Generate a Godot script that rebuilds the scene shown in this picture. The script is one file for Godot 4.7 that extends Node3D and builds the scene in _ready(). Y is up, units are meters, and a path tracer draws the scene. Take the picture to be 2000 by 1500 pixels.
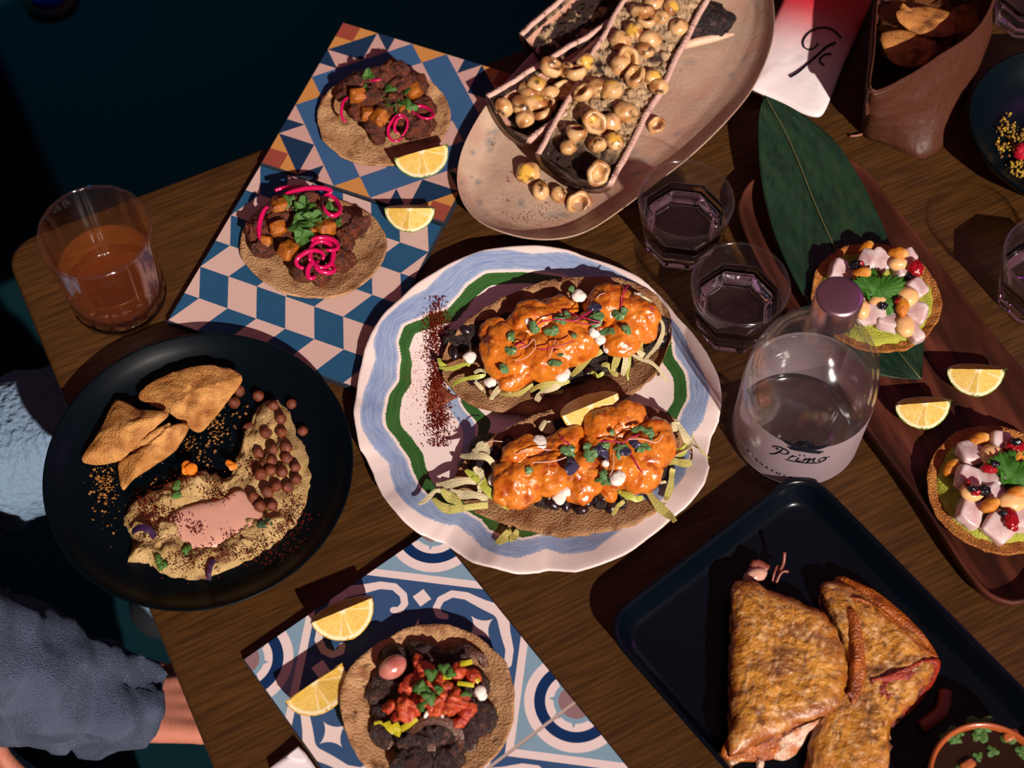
extends Node3D
# Overhead view of a shared table of tacos and small plates in low sun. Metres, y up; the table top is at TY.
const F := 3125.0
const HC := 1.3025
const PITCH := 60.74
const TY := 0.75
var cb := Basis(Vector3.RIGHT, -deg_to_rad(PITCH))
var co := Vector3(0, TY + HC, HC / tan(deg_to_rad(PITCH)))
var used := {}
var mats := {}
var nz := FastNoiseLite.new()
var rng := RandomNumberGenerator.new()
var tex := {}
var NOF: Callable


func _ready() -> void:
	rng.seed = 7
	nz.frequency = 1.0
	nz.noise_type = FastNoiseLite.TYPE_SIMPLEX_SMOOTH
	nz.fractal_octaves = 3
	nz.seed = 3
	# ---- camera
	var cam := Camera3D.new()
	cam.name = "camera"
	cam.fov = 2.0 * rad_to_deg(atan(750.0 / F))
	cam.position = co
	cam.basis = cb
	cam.near = 0.05
	cam.far = 30.0
	var at := CameraAttributesPhysical.new()
	at.frustum_focal_length = 50.0
	at.frustum_near = 0.05
	at.frustum_far = 30.0
	at.frustum_focus_distance = 1.47
	at.exposure_aperture = 4.5
	cam.attributes = at
	add_child(cam)
	cam.current = true
	# ---- air and sun
	var env := Environment.new()
	env.background_mode = Environment.BG_COLOR
	env.background_color = Color(0.135, 0.052, 0.06).linear_to_srgb()
	env.background_energy_multiplier = 1.0
	env.tonemap_mode = Environment.TONE_MAPPER_LINEAR
	env.tonemap_exposure = 1.0
	env.sdfgi_enabled = true
	env.ssao_enabled = true
	env.ssil_enabled = true
	var we := WorldEnvironment.new()
	we.name = "world_environment"
	we.environment = env
	add_child(we)
	var sun := DirectionalLight3D.new()
	sun.name = "sun"
	sun.light_color = Color(1.0, 0.88, 0.79).linear_to_srgb()
	sun.light_energy = 1.66
	sun.light_angular_distance = 0.7
	sun.shadow_enabled = true
	sun.basis = Basis.looking_at(Vector3(-0.43, -0.70, -0.9).normalized())
	add_child(sun)
	lamps()
	# ---- the place, then the things on the table, large ones first
	make_textures()
	setting()
	table()
	tiles()
	plates()
	platters()
	glasses()
	bottle()
	bag_and_napkin()
	dark_plate_food()
	marrow_bones()
	street_tacos()
	mushroom_taco()
	fish_tacos()
	ceviche_tostadas()
	quesadillas()
	limes()
	person()


# ---------------------------------------------------------------- pixels, nodes, materials
func tp(x: float, y: float, h := 0.0) -> Vector3:
	var d := cb * Vector3((x - 1000.0) / F, (750.0 - y) / F, -1.0)
	return co + d * ((TY + h - co.y) / d.y)


func pl(a: Array, h: float, base: Vector3, ox := 0.0, oy := 0.0, sc := 1.0) -> Array:
	var r := []
	for i in a.size() / 2:
		r.append(tp(ox + a[2 * i] / sc, oy + a[2 * i + 1] / sc, h) - base)
	return r


func pl3(a: Array, base: Vector3, ox := 0.0, oy := 0.0, sc := 1.0, up := 0.0) -> Array:   # x, y, height in cm
	var r := []
	for i in a.size() / 3:
		r.append(tp(ox + a[3 * i] / sc, oy + a[3 * i + 1] / sc, a[3 * i + 2] * 0.01 + up) - base)
	return r


func numbered(n: String) -> String:
	if not used.has(n):
		used[n] = 0
		return n
	used[n] += 1
	return "%s_%03d" % [n, used[n]]


func tag(o: Node3D, label: String, category: String, group := "", kind := "") -> Node3D:
	if label:
		o.set_meta("label", label)
	if category:
		o.set_meta("category", category)
	if group:
		o.set_meta("group", group)
	if kind:
		o.set_meta("kind", kind)
	return o


func thing(called: String, label: String, category: String, at: Vector3, group := "", turn := 0.0) -> Node3D:
	var o := Node3D.new()
	o.name = numbered(called)
	o.position = at
	o.rotation.y = turn
	add_child(o)
	return tag(o, label, category, group)


func part(p: Node3D, called: String, mesh: Mesh, m: Material, at := Vector3.ZERO, b := Basis()) -> MeshInstance3D:
	var o := MeshInstance3D.new()
	o.name = called
	o.mesh = mesh
	o.material_override = m
	o.transform = Transform3D(b, at)
	p.add_child(o, true)
	return o


func solo(called: String, label: String, category: String, mesh: Mesh, m: Material, at: Vector3, group := "", kind := "", b := Basis()) -> MeshInstance3D:
	var o := part(self, numbered(called), mesh, m, at, b)
	tag(o, label, category, group, kind)
	return o


func S(r: float, g: float, b: float) -> Color:
	return Color(r / 255.0, g / 255.0, b / 255.0)


func C(r: float, g: float, b: float) -> Color:
	return S(r, g, b).srgb_to_linear()


func mat(key: String, c = null, rough := 0.6, o := {}) -> StandardMaterial3D:
	if mats.has(key):
		return mats[key]
	var m := StandardMaterial3D.new()
	m.resource_name = key
	if c == null:
		m.vertex_color_use_as_albedo = true
	else:
		m.albedo_color = c
	m.roughness = rough
	if o.has("bump"):
		m.heightmap_enabled = true
		m.heightmap_texture = tex[o.bump]
		m.heightmap_scale = o.get("bs", 0.1)
	if o.has("albedo"):
		m.albedo_texture = tex[o.albedo]
	if o.has("tri"):
		m.uv1_triplanar = true
		m.uv1_scale = o.tri if o.tri is Vector3 else Vector3.ONE * o.tri
	if o.has("spec"):
		m.metallic_specular = o.spec
	if o.has("metal"):
		m.metallic = o.metal
	if o.has("coat"):
		m.clearcoat_enabled = true
		m.clearcoat = o.coat
		m.clearcoat_roughness = o.get("cr", 0.15)
	if o.has("sss"):
		m.subsurf_scatter_enabled = true
		m.subsurf_scatter_strength = o.sss
	if o.has("rim"):
		m.rim_enabled = true
		m.rim = o.rim
		m.rim_tint = 0.5
	if o.has("back"):
		m.backlight_enabled = true
		m.backlight = o.back
	if o.has("refr"):
		m.refraction_enabled = true
		m.refraction_scale = o.refr
	if o.has("alpha"):
		m.transparency = BaseMaterial3D.TRANSPARENCY_ALPHA
		m.albedo_color.a = o.alpha
	if o.has("two"):
		m.cull_mode = BaseMaterial3D.CULL_DISABLED
	mats[key] = m
	return m


func noise_tex(freq: float, oct := 4, kind := FastNoiseLite.TYPE_SIMPLEX_SMOOTH, size := 512, ramp: Gradient = null, sd := 1) -> NoiseTexture2D:
	var n := FastNoiseLite.new()
	n.noise_type = kind
	n.frequency = freq
	n.fractal_octaves = oct
	n.seed = sd
	var t := NoiseTexture2D.new()
	t.width = size
	t.height = size
	t.seamless = true
	t.noise = n
	if ramp:
		t.color_ramp = ramp
	return t


func ramp(stops: Array) -> Gradient:
	var g := Gradient.new()
	var o := PackedFloat32Array()
	var c := PackedColorArray()
	for s in stops:
		o.append(s[0])
		c.append(s[1])
	g.offsets = o
	g.colors = c
	return g


func make_textures() -> void:
	tex.fine = noise_tex(0.03, 4)
	tex.grit = noise_tex(0.09, 2)
	tex.soft = noise_tex(0.012, 3)
	tex.cell = noise_tex(0.035, 2, FastNoiseLite.TYPE_CELLULAR)
	tex.wood = noise_tex(0.02, 5, FastNoiseLite.TYPE_SIMPLEX_SMOOTH, 1024, ramp([[0.0, S(48, 29, 13)], [0.4, S(65, 41, 18)], [0.62, S(75, 48, 21)], [1.0, S(90, 59, 28)]]), 5)
	tex.walnut = noise_tex(0.008, 4, FastNoiseLite.TYPE_SIMPLEX_SMOOTH, 1024, ramp([[0.0, S(34, 16, 12)], [0.4, S(56, 27, 19)], [0.6, S(80, 40, 28)], [1.0, S(112, 62, 44)]]), 9)
	tex.stone = noise_tex(0.02, 5, FastNoiseLite.TYPE_SIMPLEX_SMOOTH, 512, ramp([[0.0, S(168, 140, 126)], [0.35, S(208, 172, 150)], [0.55, S(226, 190, 168)], [1.0, S(232, 206, 186)]]), 11)


# ---------------------------------------------------------------- meshes
func fin(v: PackedVector3Array, ix: PackedInt32Array, cl := PackedColorArray(), uv := PackedVector2Array(), sharp := false) -> ArrayMesh:
	var vol := 0.0
	var c := Vector3.ZERO
	for p in v:
		c += p
	c /= v.size()
	for k in range(0, ix.size(), 3):
		vol += (v[ix[k]] - c).dot((v[ix[k + 1]] - c).cross(v[ix[k + 2]] - c))
	if vol > 0.0:
		for k in range(0, ix.size(), 3):
			var t := ix[k]
			ix[k] = ix[k + 1]
			ix[k + 1] = t
	return raw(v, ix, cl, uv, sharp)


func raw(v: PackedVector3Array, ix: PackedInt32Array, cl := PackedColorArray(), uv := PackedVector2Array(), sharp := false) -> ArrayMesh:
	var a := []
	a.resize(Mesh.ARRAY_MAX)
	if sharp:
		var v2 := PackedVector3Array()
		var n2 := PackedVector3Array()
		var c2 := PackedColorArray()
		for k in range(0, ix.size(), 3):
			var n := (v[ix[k + 2]] - v[ix[k]]).cross(v[ix[k + 1]] - v[ix[k]]).normalized()
			for q in 3:
				v2.append(v[ix[k + q]])
				n2.append(n)
				if cl.size():
					c2.append(cl[ix[k + q]])
		a[Mesh.ARRAY_VERTEX] = v2
		a[Mesh.ARRAY_NORMAL] = n2
		if c2.size():
			a[Mesh.ARRAY_COLOR] = c2
		var me := ArrayMesh.new()
		me.add_surface_from_arrays(Mesh.PRIMITIVE_TRIANGLES, a)
		return me
	a[Mesh.ARRAY_VERTEX] = v
	a[Mesh.ARRAY_INDEX] = ix
	if cl.size():
		a[Mesh.ARRAY_COLOR] = cl
	if uv.size():
		a[Mesh.ARRAY_TEX_UV] = uv
	var st := SurfaceTool.new()
	st.create_from_arrays(a)
	st.generate_normals()
	return st.commit()


func loft(R: Array, caps := 3, cf : Callable = NOF, sharp := false) -> ArrayMesh:
	var v := PackedVector3Array()
	var ix := PackedInt32Array()
	var cl := PackedColorArray()
	var uv := PackedVector2Array()
	var m := R.size()
	var n: int = R[0].size()
	var has := cf.is_valid()
	for i in m:
		for j in n + 1:
			var p: Vector3 = R[i][j % n]
			v.append(p)
			uv.append(Vector2(float(j) / n, float(i) / (m - 1)))
			if has:
				cl.append(cf.call(p, i, j % n))
	for i in m - 1:
		for j in n:
			var a := i * (n + 1) + j
			var c := a + n + 1
			ix.append(a)
			ix.append(a + 1)
			ix.append(c)
			ix.append(a + 1)
			ix.append(c + 1)
			ix.append(c)
	for e in 2:
		if caps & (1 << e):
			var i := 0 if e == 0 else m - 1
			var mid := Vector3.ZERO
			for p in R[i]:
				mid += p
			mid /= n
			v.append(mid)
			uv.append(Vector2(0.5, float(i) / (m - 1)))
			if has:
				cl.append(cf.call(mid, i, 0))
			for j in n:
				var a := i * (n + 1) + j
				ix.append(v.size() - 1)
				ix.append(a + (1 if e == 0 else 0))
				ix.append(a + (0 if e == 0 else 1))
	return fin(v, ix, cl, uv, sharp)


func lathe(prof: Array, n := 48, rf : Callable = NOF, cf : Callable = NOF) -> ArrayMesh:   # rf(angle, height, radius) -> radius
	var R := []
	for q in prof:
		var ring := []
		for j in n:
			var a := TAU * j / n
			var r: float = q[0]
			if rf.is_valid() and r > 0.001:
				r = rf.call(a, q[1], r)
			ring.append(Vector3(cos(a) * r, q[1], sin(a) * r))
		R.append(ring)
	return loft(R, 0, cf)


func tube(pts: Array, r, n := 8, cf : Callable = NOF) -> ArrayMesh:   # r: number or one per point
	var R := []
	var side := Vector3.ZERO
	for i in pts.size():
		var d: Vector3 = (pts[mini(i + 1, pts.size() - 1)] - pts[maxi(i - 1, 0)]).normalized()
		if side == Vector3.ZERO:
			side = d.cross(Vector3.UP if absf(d.y) < 0.9 else Vector3.RIGHT).normalized()
		side = (side - d * side.dot(d)).normalized()
		var up := side.cross(d)
		var q: float = r[i] if r is Array else r
		var ring := []
		for j in n:
			var a := TAU * j / n
			ring.append(pts[i] + (side * cos(a) + up * sin(a)) * q)
		R.append(ring)
	return loft(R, 3, cf)


func blob(r: Vector3, amp := 0.0, fr := 60.0, sd := 0.0, n := 20, m := 12, e := 1.0, cf : Callable = NOF, flat := 0.0) -> ArrayMesh:
	var R := []
	for i in m + 1:
		var t := PI * (float(i) / m - 0.5)
		var ring := []
		for j in n:
			var a := TAU * j / n
			var p := Vector3(cos(t) * cos(a), sin(t), cos(t) * sin(a))
			if e != 1.0:
				p = Vector3(sign(p.x) * pow(absf(p.x), e), sign(p.y) * pow(absf(p.y), e), sign(p.z) * pow(absf(p.z), e)) / pow(1.0, e)
			p = p * r
			if amp > 0.0:
				p *= 1.0 + amp * nz.get_noise_3dv(p * fr + Vector3(sd * 13.7, sd * 7.1, sd * 3.3))
			if flat > 0.0 and p.y < -r.y * (1.0 - flat):
				p.y = -r.y * (1.0 - flat)
			ring.append(p)
		R.append(ring)
	return loft(R, 0, cf)


func cat(p: Array, k: int, closed := true) -> Array:
	var r := []
	var n := p.size()
	for i in (n if closed else n - 1):
		var a: Vector3 = p[posmod(i - 1, n)] if closed else p[maxi(i - 1, 0)]
		var b: Vector3 = p[i]
		var c: Vector3 = p[(i + 1) % n]
		var d: Vector3 = p[(i + 2) % n] if closed else p[mini(i + 2, n - 1)]
		for j in k:
			r.append(b.cubic_interpolate(c, a, d, float(j) / k))
	if not closed:
		r.append(p[n - 1])
	return r


func nn(p: Vector3, fr: float, sd := 0.0) -> float:
	return nz.get_noise_3dv(p * fr + Vector3(sd * 5.3, sd * 9.1, sd * 2.7))


# A sheet or mound: the outline (any heights) is drawn in towards its middle. top(point, f) -> lift above the outline's own plane; f is 1 at the edge, 0 in the middle.
func sheet(out: Array, thick: float, rings := 10, top : Callable = NOF, cf : Callable = NOF, mid = null, flat_bottom := false) -> ArrayMesh:
	var c := Vector3.ZERO
	for p in out:
		c += p
	c /= out.size()
	if mid != null:
		c = mid
	var R := []
	var lo := 1e9
	for p in out:
		lo = minf(lo, p.y)
	for i in rings:
		var f := 0.02 + 0.98 * float(i) / (rings - 1)
		var ring := []
		for p in out:
			var q: Vector3 = c.lerp(p, f)
			q.y += top.call(q, f) if top.is_valid() else 0.0
			ring.append(q)
		R.append(ring)
	var e := []
	for p in R[rings - 1]:
		e.append(p - Vector3(0, thick * 0.5, 0) + (p - c) * 0.004)
	R.append(e)
	for i in rings:
		var f := 1.0 - 0.98 * float(i) / (rings - 1)
		var ring := []
		for j in out.size():
			var q: Vector3 = c.lerp(out[j], f)
			if flat_bottom:
				q.y = lo - thick
			else:
				q.y += (top.call(q, f) if top.is_valid() else 0.0) - thick
			ring.append(q)
		R.append(ring)
	return loft(R, 3, cf)


func ribbon(pts: Array, w, thick: float, twist := 0.0, cf : Callable = NOF, up0 := Vector3.UP) -> ArrayMesh:   # a strip with real thickness
	var R := []
	var n := pts.size()
	for i in n:
		var d: Vector3 = (pts[mini(i + 1, n - 1)] - pts[maxi(i - 1, 0)]).normalized()
		var s := d.cross(up0).normalized().rotated(d, twist * (float(i) / (n - 1) - 0.3))
		var u := s.cross(d)
		var q: float = (w[i] if w is Array else w) * 0.5
		R.append([pts[i] + s * q + u * thick * 0.5, pts[i] + u * thick * 0.7, pts[i] - s * q + u * thick * 0.5, pts[i] - s * q - u * thick * 0.5, pts[i] - u * thick * 0.7, pts[i] + s * q - u * thick * 0.5])
	return loft(R, 3, cf, true)


func poly_face(items: Array, y: float, o: Vector3, u: Vector3, w: Vector3) -> ArrayMesh:   # flat coloured print: [colour, points in tile units]
	var v := PackedVector3Array()
	var ix := PackedInt32Array()
	var cl := PackedColorArray()
	for it in items:
		var pg: PackedVector2Array = it[1]
		var t := Geometry2D.triangulate_polygon(pg)
		var at := v.size()
		for p in pg:
			v.append(o + u * p.x + w * p.y + Vector3(0, y, 0))
			cl.append(it[0])
		for k in range(0, t.size(), 3):
			var a := v[at + t[k]]
			var n := (v[at + t[k + 2]] - a).cross(v[at + t[k + 1]] - a)
			ix.append(at + t[k])
			ix.append(at + t[k + 1 if n.y > 0.0 else k + 2])
			ix.append(at + t[k + 2 if n.y > 0.0 else k + 1])
	return raw(v, ix, cl, PackedVector2Array(), true)


func rrect(hx: float, hz: float, r: float, y: float, k := 6) -> Array:
	var o := []
	for q in 4:
		var c := Vector2((hx - r) * (1 if q == 0 or q == 3 else -1), (hz - r) * (1 if q < 2 else -1))
		for i in k + 1:
			var a := PI / 2 * (q + float(i) / k)
			o.append(Vector3(c.x + cos(a) * r, y, c.y + sin(a) * r))
	return o


func specks(p: Node3D, called: String, m: Material, spots: Array, shape: Mesh, label := "", category := "") -> MultiMeshInstance3D:   # spots: [place, size, colour]
	var mm := MultiMesh.new()
	mm.transform_format = MultiMesh.TRANSFORM_3D
	mm.use_colors = true
	mm.mesh = shape
	mm.instance_count = spots.size()
	for i in spots.size():
		var b := Basis.from_euler(Vector3(rng.randf() * TAU, rng.randf() * TAU, rng.randf() * TAU)).scaled(Vector3.ONE * spots[i][1])
		mm.set_instance_transform(i, Transform3D(b, spots[i][0]))
		mm.set_instance_color(i, spots[i][2])
	var o := MultiMeshInstance3D.new()
	o.name = called if p != self else numbered(called)
	o.multimesh = mm
	o.material_override = m
	p.add_child(o, true)
	tag(o, label, category, "", "stuff")
	return o


# ---------------------------------------------------------------- the place and the table
func setting() -> void:
	var slab := BoxMesh.new()
	slab.size = Vector3(7, 0.1, 7)
	var o := part(self, "floor", slab, mat("dark floor", S(11, 36, 42), 0.9, {"spec": 0.1}), Vector3(0, -0.05, 0))
	o.set_meta("kind", "structure")
	for q in [["wall_back", Vector3(7, 2.7, 0.1), Vector3(0, 1.35, -2.65)], ["wall_left", Vector3(0.1, 2.7, 7), Vector3(-2.6, 1.35, 0)]]:
		var wl := BoxMesh.new()
		wl.size = q[1]
		part(self, q[0], wl, mat("dark wall", S(20, 34, 44), 0.9, {"spec": 0.1}), q[2]).set_meta("kind", "structure")
	# a dark upholstered bench that the seated person uses, beyond the short end of the table
	var b := thing("bench", "dark navy upholstered bench along the short end of the wooden table", "bench", Vector3(-0.88, 0, 0.155), "", deg_to_rad(26.5))
	var R := []
	for q in [[0.0, 0.02], [0.0, 0.0], [0.05, 0.0], [0.07, 0.02]]:
		R.append(rrect(0.27 - q[1], 0.72 - q[1], 0.05, 0.29 + q[0]))
	part(b, "seat", loft(R), mat("bench cloth", S(14, 24, 34), 0.9, {"spec": 0.15, "bump": "grit", "tri": 12.0, "bs": 0.1}))
	R = []
	for q in [[0.0, 0.03], [0.0, 0.0], [0.29, 0.0]]:
		R.append(rrect(0.24 - q[1], 0.69 - q[1], 0.03, q[0]))
	part(b, "base", loft(R), mat("bench base", S(8, 14, 22), 0.8, {"spec": 0.1}))
	# a second bench behind the far side of the table; its seat edge shows dimly at the top left
	var e := thing("bench", "dim navy bench behind the whisky glass at the far edge of the dark background", "bench", Vector3(-1.12, 0, -1.0), "", deg_to_rad(26.5))
	R = []
	for q in [[0.0, 0.03], [0.0, 0.0], [0.05, 0.0], [0.07, 0.02]]:
		R.append(rrect(0.28 - q[1], 0.40 - q[1], 0.05, 0.38 + q[0]))
	part(e, "seat", loft(R), mat("bench cloth"))
	R = []
	for q in [[0.0, 0.03], [0.0, 0.0], [0.38, 0.0]]:
		R.append(rrect(0.25 - q[1], 0.36 - q[1], 0.03, q[0]))
	part(e, "base", loft(R), mat("bench base"))


func table() -> void:
	var a := tp(4, 481)
	var ang := deg_to_rad(26.2)
	var L := 1.75
	var W := 1.0
	var bz := Basis(Vector3.UP, ang)
	var mid := a + bz * Vector3(L / 2, 0, W / 2)
	var t := thing("dining_table", "brown wood-grain dining table with rounded corners under all the dishes", "table", Vector3(mid.x, 0, mid.z), "", ang)
	var wood := mat("table wood", S(255, 255, 255), 0.42, {"albedo": "wood", "tri": Vector3(0.6, 11.0, 11.0), "bump": "wood", "bs": 0.012, "spec": 0.35})
	var R := []
	for q in [[-0.035, 0.004], [-0.033, 0.0], [-0.004, 0.0], [-0.0012, 0.0012], [0.0, 0.004], [0.0, 0.03]]:
		R.append(rrect(L / 2 - q[1], W / 2 - q[1], 0.03, q[0]))
	part(t, "tabletop", loft(R), wood, Vector3(0, TY, 0))
	R = []
	for h in [TY - 0.10, TY - 0.036]:
		R.append(rrect(L / 2 - 0.09, W / 2 - 0.09, 0.01, h))
	part(t, "apron", loft(R, 3, NOF, true), wood)
	for sx in [-1, 1]:
		for sz in [-1, 1]:
			R = []
			for q in [[0.0, 0.022], [0.6, 0.03], [TY - 0.06, 0.03]]:
				R.append(rrect(q[1], q[1], 0.006, q[0]))
			part(t, "leg", loft(R), wood, Vector3(sx * (L / 2 - 0.12), 0, sz * (W / 2 - 0.12)))


# ---------------------------------------------------------------- printed ceramic tiles used as boards
func tile_body(p: Node3D, u: Vector3, w: Vector3, nu: float, nw: float, th: float, m: Material, called := "tile_body") -> void:
	var R := []
	for q in [[0.0, 0.0008], [0.0008, 0.0], [th - 0.0012, 0.0], [th - 0.0004, 0.0004], [th, 0.0014]]:
		var ring := []
		var eu: Vector3 = u.normalized() * q[1]
		var ew: Vector3 = w.normalized() * q[1]
		for c in [[0, 0, 1, 1], [1, 0, -1, 1], [1, 1, -1, -1], [0, 1, 1, -1]]:
			ring.append(u * nu * c[0] + w * nw * c[1] + eu * c[2] + ew * c[3] + Vector3(0, q[0], 0))
		R.append(ring)
	part(p, called, loft(R, 3, NOF, true), m)


func PV(a: Array) -> PackedVector2Array:
	var r := PackedVector2Array()
	for i in a.size() / 2:
		r.append(Vector2(a[2 * i], a[2 * i + 1]))
	return r


func tiles() -> void:
	var print_m := mat("tile print", null, 0.55, {"spec": 0.35, "bump": "grit", "tri": 40.0, "bs": 0.01})
	var edge_m := mat("tile edge", S(26, 34, 46), 0.7)
	# 1. sawtooth-star tile, top
	var a := 0.37376573
	var o := Vector3(-0.252407, TY, -0.97737355 + co.z)
	var u := Vector3(cos(a), 0, sin(a)) * 0.2
	var w := Vector3(sin(a), 0, -cos(a)) * 0.2
	var t := thing("patterned_tile", "square tile with blue, orange and pink triangle star print under the farther pork tostada", "tile", o)
	tile_body(t, u, w, 1, 1, 0.011, edge_m)
	var blue := C(54, 88, 128)  # print colours darkened to stand in for dimmer light at the far end
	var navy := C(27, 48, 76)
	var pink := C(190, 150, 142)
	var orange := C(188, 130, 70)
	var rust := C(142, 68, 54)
	var it := []
	# one quarter-turn symmetric corner: points in the corner's own frame
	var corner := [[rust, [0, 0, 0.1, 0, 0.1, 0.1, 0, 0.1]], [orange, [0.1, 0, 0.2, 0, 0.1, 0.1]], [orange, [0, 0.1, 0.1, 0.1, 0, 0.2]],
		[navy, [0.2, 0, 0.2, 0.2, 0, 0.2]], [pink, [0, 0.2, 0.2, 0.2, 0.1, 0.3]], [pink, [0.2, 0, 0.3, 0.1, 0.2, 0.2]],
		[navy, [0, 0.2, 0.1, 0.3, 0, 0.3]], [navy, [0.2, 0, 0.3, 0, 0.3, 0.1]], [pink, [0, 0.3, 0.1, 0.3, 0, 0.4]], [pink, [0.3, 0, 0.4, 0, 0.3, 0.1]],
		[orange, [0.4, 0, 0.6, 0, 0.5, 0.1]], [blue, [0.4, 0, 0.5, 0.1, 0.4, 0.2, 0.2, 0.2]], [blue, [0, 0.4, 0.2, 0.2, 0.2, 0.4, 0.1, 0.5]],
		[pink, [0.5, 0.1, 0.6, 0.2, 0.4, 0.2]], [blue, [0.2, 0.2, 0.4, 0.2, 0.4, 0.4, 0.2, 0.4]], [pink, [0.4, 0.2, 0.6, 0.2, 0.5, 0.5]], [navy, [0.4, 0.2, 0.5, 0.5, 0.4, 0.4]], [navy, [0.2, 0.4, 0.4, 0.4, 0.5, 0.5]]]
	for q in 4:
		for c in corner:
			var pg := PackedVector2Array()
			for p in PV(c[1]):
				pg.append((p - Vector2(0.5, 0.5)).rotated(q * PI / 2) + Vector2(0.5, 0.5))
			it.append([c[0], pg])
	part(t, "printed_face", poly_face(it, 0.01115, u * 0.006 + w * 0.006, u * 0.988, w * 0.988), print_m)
	# 2. tumbling parallelogram tile, in front of it
	a = 0.38263427
	o = Vector3(-0.32741, TY, -0.794 + co.z)
	u = Vector3(cos(a), 0, sin(a)) * 0.2
	w = Vector3(sin(a), 0, -cos(a)) * 0.1985
	t = thing("patterned_tile", "square tile with zigzag blue and cream parallelogram print under the nearer pork tostada", "tile", o)
	tile_body(t, u, w, 1, 1, 0.008, edge_m)
	it = []
	var white := C(200, 168, 158)  # darkened too, the far dimming is put into the print
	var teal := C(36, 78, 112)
	var box := PV([0, 0, 1, 0, 1, 1, 0, 1])
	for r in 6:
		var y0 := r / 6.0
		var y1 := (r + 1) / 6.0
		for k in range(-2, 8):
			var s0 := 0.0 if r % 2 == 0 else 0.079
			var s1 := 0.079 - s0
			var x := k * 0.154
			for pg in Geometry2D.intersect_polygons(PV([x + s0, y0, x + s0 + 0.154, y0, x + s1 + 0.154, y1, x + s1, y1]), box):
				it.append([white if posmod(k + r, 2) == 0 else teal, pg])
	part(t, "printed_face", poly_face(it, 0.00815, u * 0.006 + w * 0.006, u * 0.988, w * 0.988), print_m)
	# 3. two grouted tiles with circles and scrolls, bottom
	a = 0.91627022
	o = Vector3(-0.22763307, TY, -0.45844507 + co.z)
	u = Vector3(cos(a), 0, sin(a)) * 0.2
	w = Vector3(sin(a), 0, -cos(a)) * 0.2
	t = thing("tile_board", "board of blue and white scroll-and-circle tiles under the mushroom taco", "tile board", o)
	tile_body(t, u, w, 2.006, 1, 0.0079, mat("tile grout", S(172, 152, 142), 0.9), "grout_bed")
	mats["scroll tile"] = null
	var m := StandardMaterial3D.new()
	m.resource_name = "scroll tile"
	m.albedo_texture = scroll_image()
	m.roughness = 0.5
	m.metallic_specular = 0.35
	for k in 2:
		var at := u * (1.006 * k)
		var v := PackedVector3Array()
		var ix := PackedInt32Array()
		var uv := PackedVector2Array()
		for q in [[0, 0], [1, 0], [0, 1], [1, 1]]:   # four mirrored quarters share one printed quarter
			var b := v.size()
			for c in [[0, 0], [1, 0], [0, 1], [1, 1]]:
				var x: float = (c[0] * 0.5 if q[0] == 0 else 1.0 - c[0] * 0.5)
				var y: float = (c[1] * 0.5 if q[1] == 0 else 1.0 - c[1] * 0.5)
				v.append(u * (0.004 + 0.992 * x) + w * (0.004 + 0.992 * y) + Vector3(0, 0.0081, 0))
				uv.append(Vector2(0.002 + 0.996 * c[0], 0.002 + 0.996 * c[1]))
			for tri in [[0, 1, 2], [1, 3, 2]]:
				var p0 := v[b + tri[0]]
				var n := (v[b + tri[2]] - p0).cross(v[b + tri[1]] - p0)
				ix.append_array(PackedInt32Array([b + tri[0], b + tri[1 if n.y > 0.0 else 2], b + tri[2 if n.y > 0.0 else 1]]))
		var piece := part(t, "tile", raw(v, ix, PackedColorArray(), uv), m, at)
		tile_body(piece, u, w, 1, 1, 0.008, edge_m, "tile_body")


func segw(p: Vector2, a: Vector2, b: Vector2, ra: float, rb: float) -> float:
	var d := b - a
	var t := clampf((p - a).dot(d) / d.length_squared(), 0, 1)
	return (p - a - d * t).length() - lerpf(ra, rb, t)


func scroll_image() -> ImageTexture:
	var n := 512
	var im := Image.create(n, n, false, Image.FORMAT_RGB8)
	var white := S(222, 202, 200)
	var navy := S(10, 42, 86)
	var pale := S(122, 152, 172)
	var field := S(50, 78, 118)
	var mauve := S(136, 104, 108)
	var sp := [Vector2(0.5, 0.0), Vector2(0.472, 0.014), Vector2(0.416, 0.045), Vector2(0.345, 0.077), Vector2(0.3, 0.12), Vector2(0.291, 0.175), Vector2(0.31, 0.212), Vector2(0.345, 0.222), Vector2(0.366, 0.205)]
	var sw := [0.036, 0.026, 0.0215, 0.0175, 0.0165, 0.016, 0.0155, 0.015, 0.014]
	for j in n:
		for i in range(j, n):
			var p := Vector2((i + 0.5) / n, (j + 0.5) / n) * 0.5
			var r := p.length()
			var c := field
			if r < 0.066:
				c = mauve
			elif r < 0.087 + 0.02 * maxf(0, 1.0 - absf(sin(4.0 * atan2(p.y, p.x))) * 2.6):
				c = pale
			elif r < 0.122:
				c = white
			elif r < 0.168:
				c = navy
			elif r < 0.21:
				c = white
			elif p.x + p.y < 0.318:
				c = pale
			elif p.x + p.y < 0.366:
				c = white
			else:
				var d := Vector2(p.x - 0.5, p.y - 0.115).abs()
				if p.x > 0.27 and p.y < 0.25:
					for k in 8:
						if segw(p, sp[k], sp[k + 1], sw[k], sw[k + 1]) < 0.0:
							c = white
							break
					if pow(d.x, 0.62) + pow(d.y, 0.62) < pow(0.074, 0.62):
						c = white
				if absf(p.x - 0.235) < 0.029 and absf(p.y - 0.235) < 0.029:
					c = white
				var e := (p - Vector2(0.5, 0.5))
				var f := Vector2(e.x + e.y, e.x - e.y).abs() * 0.7071
				if pow(f.x, 0.7) + pow(f.y, 0.7) < pow(0.285, 0.7):
					c = white
			im.set_pixel(i, j, c)
			im.set_pixel(j, i, c)
	return ImageTexture.create_from_image(im)


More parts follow.
